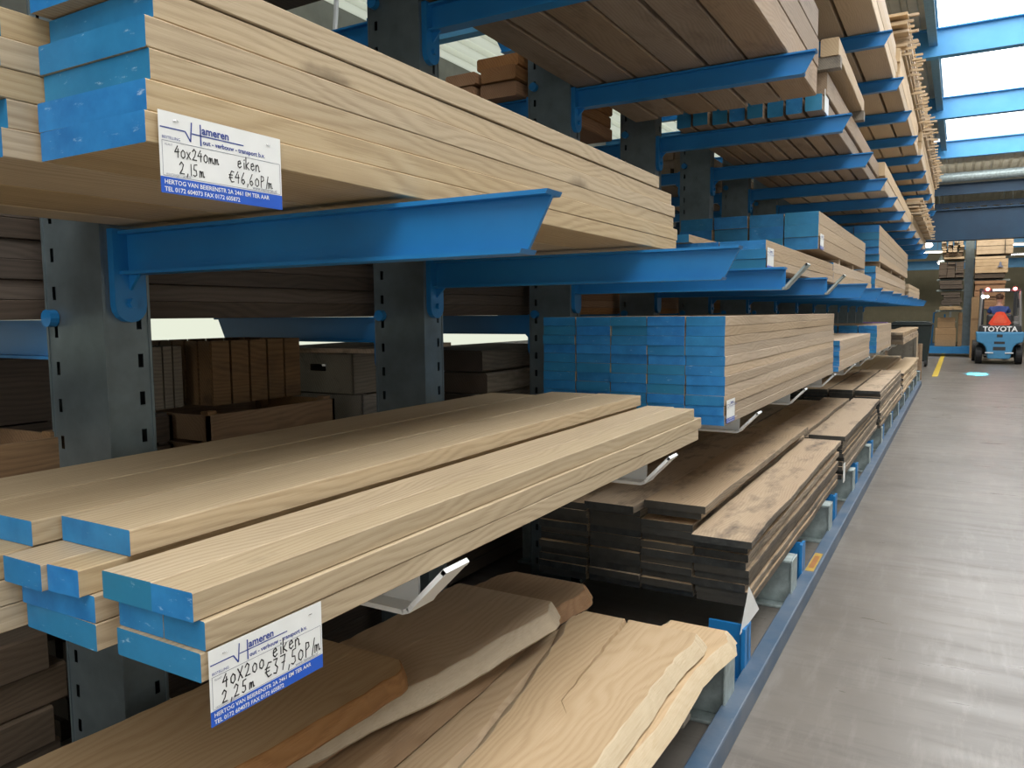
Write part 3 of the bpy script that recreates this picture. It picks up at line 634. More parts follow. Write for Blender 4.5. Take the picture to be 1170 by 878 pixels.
# ------------------------------------------------------------ live-edge slabs on the floor bases
def slab(name, pts, z0, h, label, mats=None, crack=None, loc=None, edge=.03):
    """pts: list of (y, x_left, x_right) stations; top narrower than the underside on the live edges"""
    mb = MB(); rn = random.Random(len(pts)*7+int(z0*1000)); n = len(pts)
    # refine stations with cubic-ish interpolation and a little waviness
    st = []
    for i in range(n-1):
        for j in range(6):
            t = j/6; s_ = t*t*(3-2*t)*.5+t*.5
            a, b = pts[i], pts[i+1]
            st.append((a[0]+(b[0]-a[0])*t, a[1]+(b[1]-a[1])*s_, a[2]+(b[2]-a[2])*s_))
    st.append(pts[-1]); rows = []
    wl = wr = 0
    for k, (y, xl, xr) in enumerate(st):
        wl = wl*.8+rn.uniform(-.004, .004); wr = wr*.8+rn.uniform(-.004, .004)
        xl += wl; xr += wr
        cw = 0.0; cx_ = (xl+xr)/2
        if crack:
            cy0, cy1, cxa, cxb, cwid = crack
            if min(cy0, cy1) <= y <= max(cy0, cy1):
                t = (y-cy0)/(cy1-cy0); cw = cwid*(1-t); cx_ = cxa+(cxb-cxa)*t+rn.uniform(-.003, .003)
        e1 = edge*(1+rn.uniform(-.15, .15)); e2 = edge*(1+rn.uniform(-.15, .15))
        sec = [(xl+.003, z0+h*.0), (xl-.003, z0+h*.15), (xl+e1*.45, z0+h*.6), (xl+e1, z0+h-.002), (xl+e1+.004, z0+h),
               (cx_-cw/2-.0006, z0+h), (cx_, z0+h-(.02 if cw > 0 else .0005)), (cx_+cw/2+.0006, z0+h),
               (xr-e2-.004, z0+h), (xr-e2, z0+h-.002), (xr-e2*.45, z0+h*.6), (xr+.003, z0+h*.15), (xr-.003, z0)]
        rows.append([(x, y, z) for x, z in sec])
    m = len(rows[0])
    vs = [v for r in rows for v in r]; fs = []; mi = []
    for i in range(len(rows)-1):
        for k in range(m):
            fs.append((i*m+k, i*m+(k+1) % m, (i+1)*m+(k+1) % m, (i+1)*m+k)[::-1]); mi.append(1 if k in (0, 1, 2, 3, 8, 9, 10, 11) else 0)
    fs.append(tuple(range(m))); mi.append(2); fs.append(tuple((len(rows)-1)*m+k for k in range(m))[::-1]); mi.append(2)
    mb.add(vs, fs, mi)
    o = mb.build(name, mats or [SLAB, BARK, SLAB]); tag(o, label, 'slab', 'live-edge slabs')
    return o
slab('live_edge_slab', [(.6, -1.02, -.66), (1.2, -1.04, -.69), (1.62, -1.06, -.70), (1.96, -1.11, -.712), (2.25, -1.165, -.715), (2.48, -1.215, -.705), (2.55, -1.20, -.715)], .375, .045, 'large fresh oak slab with a long crack, foremost on the floor bases', crack=(2.56, 1.85, -1.00, -.94, .016))
slab('live_edge_slab', [(.7, -.98, -.60), (1.4, -.95, -.66), (1.9, -.93, -.655), (2.35, -.92, -.665), (2.64, -.95, -.632), (2.74, -.93, -.655)], .325, .045, 'pale oak slab directly beneath the cracked slab, beside the rail')
slab('live_edge_slab', [(1.0, -1.02, -.64), (1.6, -1.0, -.68), (2.3, -1.0, -.72), (2.6, -1.0, -.68), (2.70, -1.0, -.70)], .283, .04, 'lowest oak slab of the pile beside the guard rail', mats=[SLAB, BARK, SLAB])
slab('live_edge_slab', [(.5, -1.38, -1.02), (1.2, -1.38, -1.05), (1.7, -1.40, -1.08), (2.2, -1.42, -1.14), (2.5, -1.45, -1.2)], .330, .04, 'flat oak slab lying between the two high slabs', mats=[SLAB, SLAB, SLAB])
slab('live_edge_slab', [(.5, -1.46, -1.15), (1.2, -1.46, -1.20), (1.9, -1.46, -1.22), (2.45, -1.50, -1.26)], .375, .05, 'dark-edged oak slab in the gap beneath the long pale-edged slab', mats=[SLABDARK, SLABDARK, SLABDARK])
slab('live_edge_slab', [(.5, -1.72, -1.36), (1.15, -1.70, -1.325), (1.42, -1.69, -1.285), (1.72, -1.68, -1.22), (1.95, -1.67, -1.19), (2.28, -1.66, -1.155), (2.38, -1.66, -1.19)], .445, .058, 'long oak slab with a pale live edge, in the middle of the pile', edge=.035)
slab('live_edge_slab', [(.2, -1.78, -1.30), (.9, -1.74, -1.285), (1.15, -1.72, -1.275), (1.45, -1.70, -1.262), (1.60, -1.69, -1.258), (1.65, -1.68, -1.30)], .505, .055, 'brown oak slab with reddish edge, topmost and nearest the columns', mats=[SLAB, REDEDGE, SLAB], edge=.018)
slab('live_edge_slab', [(1.2, -1.75, -1.30), (1.9, -1.73, -1.28), (2.45, -1.70, -1.22), (2.68, -1.66, -1.205), (2.76, -1.62, -1.235)], .385, .055, 'rounded brown slab end reaching beyond the pale-edged slab', mats=[SLABDARK, REDEDGE, SLABDARK])
for i, (x0, x1, y, a) in enumerate(((-1.76, -.75, .75, 0), (-1.76, -.68, 2.2, 0))):
    tag(board('support_batten', x0, x1, y, y+.07, .262, .282, [GREYW, GREYW], ns=1), f'grey batten under the live-edge slabs, {["near", "far"][i]} one', 'batten', 'battens under the slabs')
tag(board('support_block', -1.74, -1.35, 2.02, 2.12, .262, .384, [GREYW, GREYW], ns=1), 'wooden block under the raised slabs', 'block')
tag(board('support_block', -1.74, -1.35, .80, .90, .284, .374, [GREYW, GREYW], ns=1), 'wooden block under the near end of the raised slabs', 'block')

# ------------------------------------------------------------ black-ended weathered boards on the floor bases
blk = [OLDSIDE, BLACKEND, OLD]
D = 'weathered black-ended board'
stack('weathered_board', [(-.970, -.735, 9), (-1.215, -.975, 10), (-1.475, -1.222, 11), (-1.735, -1.482, 11)], 3.27, 6.05, .265, .0335, blk, D, 'near floor pile', 'boards of the near floor pile', jy=.018, jx=.003, rough=.006, ch=.003, gap=.001, aj=4.0)
tag(board('weathered_board', -.955, -.70, 3.12, 5.95, .568, .597, blk, rough=.012, rot=.008), 'clean-topped weathered board, top of the aisle column, near floor pile', 'board', 'boards of the near floor pile')
tag(board('weathered_board', -1.20, -.955, 3.26, 5.95, .625, .655, blk, rough=.008, rot=.012), 'weathered board lying askew on the second column, lower one', 'board', 'boards of the near floor pile')
tag(board('weathered_board', -1.195, -.925, 3.24, 5.9, .657, .690, blk, rough=.010, rot=.003), 'weathered board on the second column, topmost of the near pile', 'board', 'boards of the near floor pile')
tag(board('weathered_board', -1.46, -1.22, 3.18, 5.8, .6345, .668, blk, rough=.010, rot=-.002), 'weathered board with dark top beneath the second white arm', 'board', 'boards of the near floor pile')
pt = MB(); pt.add([(-.700, 3.12, .415), (-.690, 3.27, .27), (-.715, 3.05, .235), (-.701, 3.121, .4145), (-.692, 3.268, .269), (-.717, 3.05, .234)], [(0, 1, 2), (5, 4, 3), (0, 3, 4, 1), (1, 4, 5, 2), (2, 5, 3, 0)])
tag(pt.build('paper_label', PAPER), 'torn white paper corner hanging at the black-ended boards', 'label')
stack('weathered_board', [(-.96, -.72, 9), (-1.22, -.97, 9), (-1.49, -1.23, 9), (-1.73, -1.5, 9)], 6.2, 8.9, .265, .0335, blk, D, 'second floor pile', 'boards of the second floor pile', jy=.03, jx=.004, rough=.006, ch=.003, aj=3.0)
tag(board('weathered_board', -.955, -.70, 6.12, 8.95, .568, .602, blk, rough=.010), 'knotty weathered board on top of the second floor pile', 'board', 'boards of the second floor pile')
tag(board('weathered_board', -1.25, -.99, 6.0, 8.9, .568, .600, blk, rough=.010), 'stained weathered board on the second column of second floor pile', 'board', 'boards of the second floor pile')
stack('weathered_board', [(-.96, -.705, 12), (-1.225, -.985, 12), (-1.495, -1.245, 12), (-1.73, -1.51, 12)], 9.15, 12.6, .265, .0335, blk, D, 'third floor pile', 'boards of the third floor pile', jy=.03, jx=.004, rough=.006, ch=.003, aj=3.0)
stack('weathered_board', [(-.96, -.705, 10), (-1.225, -.985, 11), (-1.495, -1.245, 11)], 12.8, 17.4, .265, .0335, [TIMBERL, BLACKEND, TIMBERL], 'lighter long plank', 'fourth floor pile', 'boards of the fourth floor pile', jy=.08, jx=.02, rough=.012, ch=.002)
for y, lab in ((6.1, 'white label dangling at the second floor pile'), (12.7, 'white label dangling at the fourth floor pile')):
    tag(MB().box(-.705, -.702, y, y+.09, .26, .40).build('paper_label', PAPER), lab, 'label')
# end of the rack: panels standing upright
for i, (x0, x1, y, z1, mt, lab) in enumerate(((-1.35, -.80, 18.90, 1.02, GREYW, 'large grey wooden panel standing at the end of the rack'), (-1.35, -.78, 19.05, 1.05, TIMBERL, 'pale wooden board standing behind the grey panel'), (-.86, -.70, 19.4, .80, TIMBER, 'brown wooden panel standing last in the row'))):
    t = MB().box(x0, x1, y, y+.09, 0, z1).box(x0-.004, x0+.05, y-.02, y, 0, z1).box(x1-.05, x1+.004, y-.02, y, 0, z1).build('standing_panel', mt, bevel=.004); tag(t, lab, 'panel')

# ------------------------------------------------------------ rear side of the rack
for zi, (z0, rows, ya, yb, where) in enumerate(((1.516, 8, .15, 3.95, 'rear load at eye level'),)):
    stack('dark_board', [(-2.32, -2.10, rows), (-2.56, -2.34, rows), (-2.8, -2.58, rows), (-3.03, -2.82, rows)], ya, yb, z0, .052, [DARKB, DARKB], 'dark stored board', where, 'dark boards of the rear load', jy=.02, jx=.012)
stack('brown_board', [(-2.32, -2.10, 4), (-2.56, -2.34, 4), (-2.8, -2.58, 4)], 4.2, 7.5, 1.516, .045, [ROUGH, ROUGH], 'reddish brown board', 'rear load in the third bay', 'reddish boards of the rear load', jy=.02, jx=.01)
stack('brown_board', [(-2.30, -2.10, 5), (-2.54, -2.34, 5), (-2.78, -2.58, 5)], 7.9, 11.5, 1.516, .05, [ROUGH, ROUGH], 'reddish brown board', 'rear load in the sixth bay', 'reddish boards of the far rear load', jy=.02, jx=.01)
# rough timbers high on the rear side
rn = random.Random(4)
for i, (x, z, w, h) in enumerate(((-2.09, 2.685, .22, .078), (-2.34, 2.685, .20, .08), (-2.57, 2.685, .18, .075), (-2.09, 2.768, .21, .075), (-2.33, 2.77, .19, .065), (-2.09, 2.848, .26, .065), (-2.78, 2.685, .2, .07))):
    tag(board('rough_timber', x-w, x, 3.70+rn.uniform(-.05, .12), 5.0, z, z+h, [ROUGH, ROUGH], rough=.012, ch=.008), ['rough reddish timber in lowest layer beside the third column', 'rough timber in lowest layer, second from the third column', 'rough timber in lowest layer, third from the third column', 'rough timber in the middle layer beside the third column', 'rough timber in the middle layer, left one', 'rough reddish timber topmost beside the third column', 'rough timber lowest and farthest from the aisle'][i], 'timber', 'rough timbers high on the rear side')
stack('dark_board', [(-2.35, -2.10, 4), (-2.62, -2.38, 4), (-2.9, -2.65, 4)], .2, 2.2, 2.684, .055, [DARKB, DARKB], 'dark stored board', 'high near rear load', 'boards of the high near rear load', jy=.05, jx=.01)
stack('brown_board', [(-2.32, -2.10, 4), (-2.58, -2.34, 4), (-2.84, -2.60, 4)], 7.0, 10.5, 2.684, .08, [TIMBER, TIMBER], 'brown timber', 'high rear load farther back', 'timbers of the high far rear load', 'timber', jy=.05, jx=.01)
# low rear: timbers and crates on a deck of boards
stack('deck_board', [(-2.30, -2.08, 1), (-2.54, -2.32, 1), (-2.78, -2.56, 1), (-3.02, -2.80, 1), (-3.26, -3.04, 1)], .0, 5.6, .962, .028, [GREYW, GREYW], 'grey deck board', 'carrying the crates', 'deck boards under the crates', jy=.02)
stack('stored_beam', [(-2.38, -2.08, 6), (-2.7, -2.40, 6)], -.2, 1.13, .06, .105, [OLDBEAM, OLDBEAM], 'thick old beam', 'low behind first column', 'old beams low behind the first column', 'beam', jy=.03, jx=.015, rough=.006, ch=.006)
stack('dark_board', [(-2.60, -2.36, 9), (-2.88, -2.64, 9), (-3.15, -2.92, 9)], 1.45, 5.2, .05, .075, [DARKB, DARKB], 'added shade-filling plank', 'low rear pile behind columns', 'added shade-filling planks low at the rear', 'plank', jy=.06, jx=.01)  # dark planks added to fill the deep shade behind the columns
tag(MB().tube([(-2.04, 1.16, .10), (-1.72, .25, .34)], .04, 12).build('steel_pipe', GALV), 'grey steel pipe lying low behind the first column', 'pipe')

def crate(loc, sx, sy, sz, label, mat, slats=3, rz=0.0, vertical=False, gapf=.12, hole=False, solid=False):
    """open slatted crate; parts: corner posts, slatted sides, bottom"""
    t = thing('wooden_crate', loc, label, 'crate', 'old wooden crates'); t.rotation_euler = (0, 0, rz)
    def put(mb, name, mt=mat):
        o = mb.build(name, mt, None, origin=(0, 0, 0)); o.parent = t; o.location = (0, 0, 0); return o
    for a in (-1, 1):
        for b in (-1, 1):
            x, y = a*(sx/2-.03), b*(sy/2-.03)
            put(MB().box(x-.018, x+.018, y-.018, y+.018, 0, sz), 'corner_post')
    th = .012
    def side(ax, s_):
        mb = MB(); n = slats; Ld = sx if ax == 'x' else sy; pos = s_*((sy if ax == 'x' else sx)/2-.006)
        if vertical:
            for i in range(n):
                a = -Ld/2+Ld*i/n+.003; b = -Ld/2+Ld*(i+1)/n-.003-Ld/n*gapf*.4
                if ax == 'x': mb.box(a, b, pos-th/2, pos+th/2, 0, sz)
                else: mb.box(pos-th/2, pos+th/2, a, b, 0, sz)
        else:
            for i in range(n):
                a = sz*i/n+.002; b = sz*(i+1)/n-sz/n*gapf
                if ax == 'x':
                    if hole and i == n-1:
                        mb.box(-Ld/2, -.05, pos-th/2, pos+th/2, a, b); mb.box(.05, Ld/2, pos-th/2, pos+th/2, a, b)
                        mb.box(-.05, .05, pos-th/2, pos+th/2, a, a+(b-a)*.55); mb.box(-.05, .05, pos-th/2, pos+th/2, b-(b-a)*.27, b)
                    else: mb.box(-Ld/2, Ld/2, pos-th/2, pos+th/2, a, b)
                else:
                    if hole and i == n-1:
                        mb.box(pos-th/2, pos+th/2, -Ld/2, -.05, a, b); mb.box(pos-th/2, pos+th/2, .05, Ld/2, a, b)
                        mb.box(pos-th/2, pos+th/2, -.05, .05, a, a+(b-a)*.55); mb.box(pos-th/2, pos+th/2, -.05, .05, b-(b-a)*.27, b)
                    else: mb.box(pos-th/2, pos+th/2, -Ld/2, Ld/2, a, b)
        put(mb, 'side_panel')
    for ax in 'xy':
        for s_ in (-1, 1): side(ax, s_)
    put(MB().box(-sx/2+.01, sx/2-.01, -sy/2+.01, sy/2-.01, 0, .012), 'bottom_panel')
    return t
ZD = .99
crate((-2.42, 2.06, ZD), .42, .62, .205, 'brown slatted crate lying beneath the upright crate', CRATE, 2)
crate((-2.52, 2.10, ZD+.207), .36, .44, .235, 'brown crate with upright slats standing on a lower crate', CRATE, 5, vertical=True)
crate((-2.62, 1.62, ZD), .50, .22, .20, 'dark crate directly behind the nearest column', DARKB, 2)
crate((-2.62, 1.70, ZD+.207), .40, .24, .22, 'grey ribbed crate between column and upright crate', GREYW, 6, vertical=True, gapf=.04)
crate((-2.58, 2.95, ZD), .50, .60, .175, 'grey crate with hand hole, lower of the pair left of second column', GREYW, 1, gapf=.02, hole=True, rz=.05)
crate((-2.55, 2.92, ZD+.177), .44, .55, .185, 'greenish grey crate with hand hole, upper of the pair', GREYW, 1, gapf=.02, hole=True, rz=-.04)
crate((-2.20, .92, ZD), .36, .50, .235, 'light brown slatted crate at the left edge, behind the lower load', CRATE, 2, rz=.03)
crate((-2.72, .94, ZD), .44, .98, .41, 'large dark crate in the shade at the left edge', DARKB, 2, gapf=.02)
for i, (x0, x1, z, a) in enumerate(((-2.72, -2.14, ZD, 3.4), (-2.74, -2.12, ZD+.115, 3.42), (-2.7, -2.13, ZD+.235, 3.38))):
    tag(board('sleeper_timber', x0, x1, a, a+.95, z, z+.11, [GREYW, DARKB], rough=.01, ch=.01), f'old grey sleeper timber right of the second column, {["lowest", "middle", "topmost"][i]}', 'timber', 'old sleeper timbers')
tag(board('loose_board', -2.80, -2.20, 2.50, 3.25, ZD+.37, ZD+.39, [OLD, OLD], rot=.15), 'pale loose boards on top of the grey crates', 'board')

# ------------------------------------------------------------ things beyond the rack end
def bin_(x, y, label):
    t = thing('wheeled_bin', (x, y, 0), label, 'bin')
    m = plain('dark_green_plastic', (.02, .03, .03), .4)
    MB().add([(x-.42, y-.3, .14), (x+.42, y-.3, .14), (x+.42, y+.35, .14), (x-.42, y+.35, .14), (x-.50, y-.42, 1.14), (x+.50, y-.42, 1.14), (x+.50, y+.45, 1.14), (x-.50, y+.45, 1.14)], [(3, 2, 1, 0), (4, 5, 6, 7), (0, 1, 5, 4), (1, 2, 6, 5), (2, 3, 7, 6), (3, 0, 4, 7)]).build('body', m, t, bevel=.03)
    MB().box(x-.53, x+.53, y-.47, y+.5, 1.14, 1.19).prism([(x-.52, 1.19), (x+.52, 1.19), (x+.42, 1.24), (x-.42, 1.24)], y-.45, y+.48, 'y').build('lid', m, t, bevel=.02)
    for a, b in ((-.38, -.3), (.38, -.3), (-.38, .33), (.38, .33)):
        MB().tube([(x+a-.03, y+b, .09), (x+a+.03, y+b, .09)], .09, 14).build('wheel', DARK, t)
    MB().tube([(x-.1+.13*math.cos(a*PI/6), y-.46, .92+.10*math.sin(a*PI/6)) for a in range(7, 12)], .02, 6).build('emblem', plain('pale_green_print', (.5, .75, .7), .5), t)
    return t
bin_(-1.16, 24.3, 'dark wheeled waste bin with a pale emblem beyond the rack')
t = thing('hand_trolley', (-.72, 33.5, 0), 'blue steel trolley with upright handles left of the far rack', 'trolley')
MB().box(-1.2, -.25, 33.0, 34.4, .20, .28).build('deck', BLUE, t)
MB().tube([(-.9, 33.1, .28), (-.85, 33.1, 1.45), (-.4, 33.1, 1.60)], .03, 8).tube([(-.45, 33.1, .28), (-.5, 33.1, 1.40)], .03, 8).build('handle', BLUE, t)
MB().box(-.36, -.28, 33.05, 33.1, .8, 2.0).box(-.52, -.12, 33.05, 33.1, 1.1, 1.15).build('upright_rod', WHITE, t)
for a in (-1.05, -.4):
    MB().tube([(a-.03, 33.2, .1), (a+.03, 33.2, .1)], .1, 12).build('wheel', DARK, t)
for i, (x0, x1, y, z1, c, lab) in enumerate(((-2.2, -1.6, 21.5, 1.25, (.16, .09, .30), 'purple blue plastic box standing on the bench beyond the rack'), (-2.9, -2.3, 21.8, 1.30, (.30, .17, .08), 'brown cardboard box on the bench beyond the rack'), (-4.9, -4.3, 22.0, 1.7, (.42, .40, .34), 'pale cabinet beyond the rack'))):
    zb = 1.0 if i < 2 else 0
    tag(MB().box(x0, x1, y, y+.5, zb, z1).box(x0-.01, x1+.01, y-.01, y+.51, z1-.05, z1).build('storage_box', plain('box_colour', c, .6), bevel=.01), lab, 'box')
t = thing('work_bench', (-2.6, 21.8, 0), 'wooden work bench standing beyond the rack end', 'bench')
MB().box(-4.0, -1.45, 21.3, 22.4, .94, 1.0).build('bench_top', TIMBER, t)
for x, y in ((-3.9, 21.4), (-1.55, 21.4), (-3.9, 22.3), (-1.55, 22.3)): MB().box(x-.04, x+.04, y-.04, y+.04, 0, .94).build('leg', TIMBER, t)

# far cantilever rack with packs
FY = 31.0
t = thing('far_rack_column', (.17, FY, 0), 'tall grey steel column of the far pallet rack', 'rack')
MB().box(.08, .34, FY-.1, FY+.1, .1, 4.3).build('post', GALV, t)
MB().box(-1.3, .6, FY-1.2, FY-.1, .10, .325).build('base_beam', BLUE, t)
for z in (1.555, 2.255, 2.62, 3.235): MB().box(-.75, .08, FY-.1, FY-.0, z-.06, z).build('arm', GALVL, t)
for z in (1.575, 2.575, 3.352): MB().box(.34, 1.4, FY-.1, FY-.0, z-.06, z).build('arm', GALVL, t)
def pack(x0, x1, z0, z1, rows, mat, label, nx=1, y0=None, y1=None, tin=0.0):
    y0 = FY-1.2 if y0 is None else y0; y1 = FY+1.2 if y1 is None else y1
    mb = MB(); h = (z1-z0)/rows; rn = random.Random(int(z0*100+x0*10))
    for r in range(rows):
        for c in range(nx):
            a = x0+(x1-x0)*c/nx; b = x0+(x1-x0)*(c+1)/nx
            mb.box(a+.004+rn.uniform(0, tin), b-.004-rn.uniform(0, tin), y0+rn.uniform(0, .05), y1, z0+r*h, z0+(r+1)*h-.006)
    return tag(mb.build('timber_pack', mat), label, 'pack', 'packs on the far rack')
pack(-.62, .05, 1.56, 1.68, 2, OLD, 'thin pack of planks above the cardboard boxes', tin=.05)
pack(-.60, .05, 1.72, 2.14, 5, DARKB, 'dark brown pack of planks, second from the bottom of the far rack', tin=.1)
pack(-.66, .05, 2.26, 2.54, 4, DARKB, 'blackish pack in the middle of the far rack', tin=.04)
pack(-.68, .05, 2.63, 3.14, 7, DARKB, 'big black pack below the loose top planks', 3, tin=.01)
pack(-.55, .05, 3.24, 3.31, 1, TIMBERL, 'single pale plank layer on the far rack, left', tin=.01)
pack(-.60, .04, 3.33, 3.45, 2, TIMBER, 'brown plank layer near the top of the far rack', tin=.06)
rn = random.Random(12)
for r in range(5):
    for c in range(4):
        x = -.60+.165*c+rn.uniform(-.02, .03)
        tag(board('loose_plank', x, x+.12, FY-1.3+rn.uniform(-.1, .1), FY+1, 3.46+r*.075, 3.50+r*.075+.015, [TIMBER, OAK2], ns=2), f'loose plank end on top of the far rack, {CORD[r]} layer up', 'plank', f'loose planks {CORD[r]} layer on the far rack')
pkA = pack(.36, 1.28, 2.75, 3.20, 4, OAK2, 'pale timber pack with a dark stencil mark, right of far column')
MB2 = MB().prism([(.98, 2.92), (1.16, 2.92), (1.10, 2.99), (1.10, 3.06), (1.06, 3.12), (1.03, 3.06), (1.03, 2.99)], FY-1.212, FY-1.205, 'y')
MB2.build('stencil_mark', INKGREY, pkA)
pkB = pack(.38, 1.40, 3.36, 4.02, 5, OAK2, 'upper pale timber pack right of the far column')
MB().box(1.16, 1.18, FY-1.215, FY-1.195, 3.36, 4.03).box(1.16, 1.18, FY-1.215, FY+1.2, 4.018, 4.024).build('pack_strap', DARK, pkB)
pack(.36, 1.2, 3.205, 3.285, 1, TIMBERL, 'pale batten layer between the two timber packs')
pack(.36, 1.2, 2.58, 2.74, 2, DARKB, 'dark red plank layer under the pale timber pack')
pack(.36, 1.25, 1.58, 2.50, 9, ROUGH, 'tall pack of reddish boards behind the forklift', tin=.03)
CARD = plain('cardboard', (.33, .21, .11), .75, 0, .1)
for i, (x0, x1, z0, z1, y) in enumerate(((-.72, -.10, .33, .95, FY-1.0), (-.66, -.14, .955, 1.30, FY-1.0), (-.05, .07, .33, 1.45, FY-.8), (.30, .56, .0, 1.95, FY-2.0))):
    t = thing('cardboard_box', ((x0+x1)/2, y, z0), ['large cardboard box at the foot of the far rack', 'smaller cardboard box stacked on the large one', 'narrow cardboard box beside the far column', 'tall brown cardboard box left of the forklift'][i], 'box', 'cardboard boxes')
    MB().box(x0, x1, y, y+.6, z0, z1).build('carton', CARD, t, bevel=.01)
    MB().box(x0-.001, x1+.001, y-.002, y, z0+(z1-z0)*.62, z0+(z1-z0)*.66).build('tape', plain('brown_tape', (.22, .13, .06), .3), t)

# ------------------------------------------------------------ forklift with driver
FX, FYY = .985, 25.75
t = thing('forklift_truck', (FX, FYY+.8, 0), 'blue forklift truck seen from behind, driving down the aisle', 'forklift')
TB = plain('truck_blue', (.06, .26, .48), .4, 0, .05); TG = plain('truck_dark_grey', (.03, .032, .035), .5); TL = plain('truck_grey', (.20, .20, .19), .5)
def pz(poly, y0, y1, name, mat, bev=.03, parent=t):
    return MB().prism([(FX+a, b) for a, b in poly], y0, y1, 'y').build(name, mat, parent, bevel=bev)
body = pz([(-.27, .16), (.27, .16), (.33, .48), (.40, .58), (.56, .64), (.58, .92), (-.58, .92), (-.56, .64), (-.40, .58), (-.33, .48)], FYY, FYY+.75, 'counterweight', TB, .03)
MB().box(FX-.13, FX+.13, FYY-.006, FYY+.01, .58, .65).build('vent', TG, body)
MB().box(FX-.07, FX+.07, FYY-.006, FYY+.01, .77, .85).build('tow_pin', TG, body)
MB().tube([(FX-.08, FYY-.01, .455), (FX-.08, FYY+.01, .455)], .025, 8).tube([(FX+.08, FYY-.01, .455), (FX+.08, FYY+.01, .455)], .025, 8).box(FX-.15, FX+.15, FYY-.004, FYY+.01, .40, .50).build('reflector', TG, body)
pz([(-.52, .92), (.52, .92), (.50, 1.10), (-.50, 1.10)], FYY+.03, FYY+1.1, 'hood', TG, .02)
lg = MB(); text_mesh(lg, 'TOYOTA', FX+.0, .935, .20, bold=.006, plane='y', depth=0, cx=True); lg.v = [(v[0], FYY+.022, v[2]) for v in lg.v]
lg.build('lettering', plain('white_lettering', (.9, .9, .9), .4), t)
pz([(-.5, .25), (.5, .25), (.5, .95), (-.5, .95)], FYY+.7, FYY+2.0, 'chassis', TG, .02)
for s_ in (-1, 1):
    MB().tube([(FX+s_*.40, FYY+.38, .27), (FX+s_*.57, FYY+.38, .27)], .27, 24).build('rear_wheel', DARK, t, bevel=.02)
    MB().tube([(FX+s_*.46, FYY+1.75, .32), (FX+s_*.64, FYY+1.75, .32)], .32, 24).build('front_wheel', DARK, t, bevel=.02)
    MB().tube([(FX+s_*.50, FYY+.25, .92), (FX+s_*.46, FYY+.45, 2.06)], .032, 8).tube([(FX+s_*.48, FYY+1.75, .9), (FX+s_*.46, FYY+1.35, 2.06)], .032, 8).build('guard_pillar', TL, t)
    MB().box(FX+s_*.44-.05, FX+s_*.44+.05, FYY+2.1, FYY+2.25, .1, 2.2).build('mast_rail', TG, t)
    MB().tube([(FX+s_*.14, FYY-.02, .33), (FX+s_*.34, FYY-.02, .33)], .02, 6).build('lower_lamp', plain('lamp_glass', (.7, .7, .7), .3), t)
    MB().tube([(FX+s_*.33, FYY+.34, 2.13), (FX+s_*.33, FYY+.42, 2.13)], .045, 12).build('red_lamp', emit('red_lamp_glow', (1, .10, .10), 28), t)
gr = MB().box(FX-.5, FX+.5, FYY+.42, FYY+.48, 2.06, 2.12).box(FX-.5, FX+.5, FYY+1.33, FYY+1.39, 2.06, 2.12)
for k in range(9): gr.box(FX-.5+.118*k, FX-.47+.118*k, FYY+.45, FYY+1.36, 2.06, 2.11)
gr.build('overhead_guard', TG, t)
MB().box(FX-.2, FX+.2, FYY+.38, FYY+.42, 2.08, 2.13).build('light_bar', emit('light_bar_glow', (1, .9, .9), 5), t)
MB().sphere((FX-.43, FYY+.40, 1.92), (.05, .03, .05)).sphere((FX-.33, FYY+.40, 1.92), (.04, .03, .04)).build('work_lamp', emit('work_lamp_glow', (.75, .9, 1), 9), t)
MB().box(FX-.32, FX+.30, FYY+.42, FYY+.60, 1.02, 1.42).box(FX-.32, FX+.30, FYY+.42, FYY+.95, 1.02, 1.14).build('seat', TG, t, bevel=.05)
tr = []
for k, (a, b) in enumerate(((-.28, 1.16), (-.22, 1.10), (.22, 1.10), (.28, 1.16), (.10, 1.47), (.0, 1.49), (-.10, 1.47))): tr.append((a, b))
pz(tr, FYY+.33, FYY+.345, 'warning_triangle', plain('orange_reflective', (.95, .07, .02), .4), 0)
pz([(a*.62, 1.27+(b-1.27)*.62) for a, b in tr], FYY+.322, FYY+.329, 'triangle_centre', plain('red_reflective', (.95, .12, .05), .4), 0)
MB().box(FX+.33, FX+.5, FYY+.5, FYY+1.0, 1.10, 1.20).box(FX+.36, FX+.55, FYY+.9, FYY+1.0, 1.1, 1.35).build('armrest_console', TL, t, bevel=.02)
MB().box(FX-.45, FX-.38, FYY+1.2, FYY+1.3, 1.1, 1.9).box(FX+.42, FX+.5, FYY+.9, FYY+.95, 1.6, 1.85).build('mirror_post', TG, t)
for s_ in (-1, 1): MB().box(FX+s_*.25-.06, FX+s_*.25+.06, FYY+2.25, FYY+3.35, .08, .13).build('fork', TG, t)
sl = bpy.data.lights.new('blue_safety_spot', 'SPOT'); sl.energy = 900; sl.color = (.05, .75, 1.0); sl.spot_size = math.radians(6.5); sl.spot_blend = .7; sl.shadow_soft_size = .03
slo = bpy.data.objects.new('blue_safety_spot', sl); COL.objects.link(slo); slo.location = (FX-.45, FYY+.35, 2.0)
dv = Vector((.40, 21.8, 0))-Vector(slo.location); slo.rotation_euler = dv.to_track_quat('-Z', 'Y').to_euler()

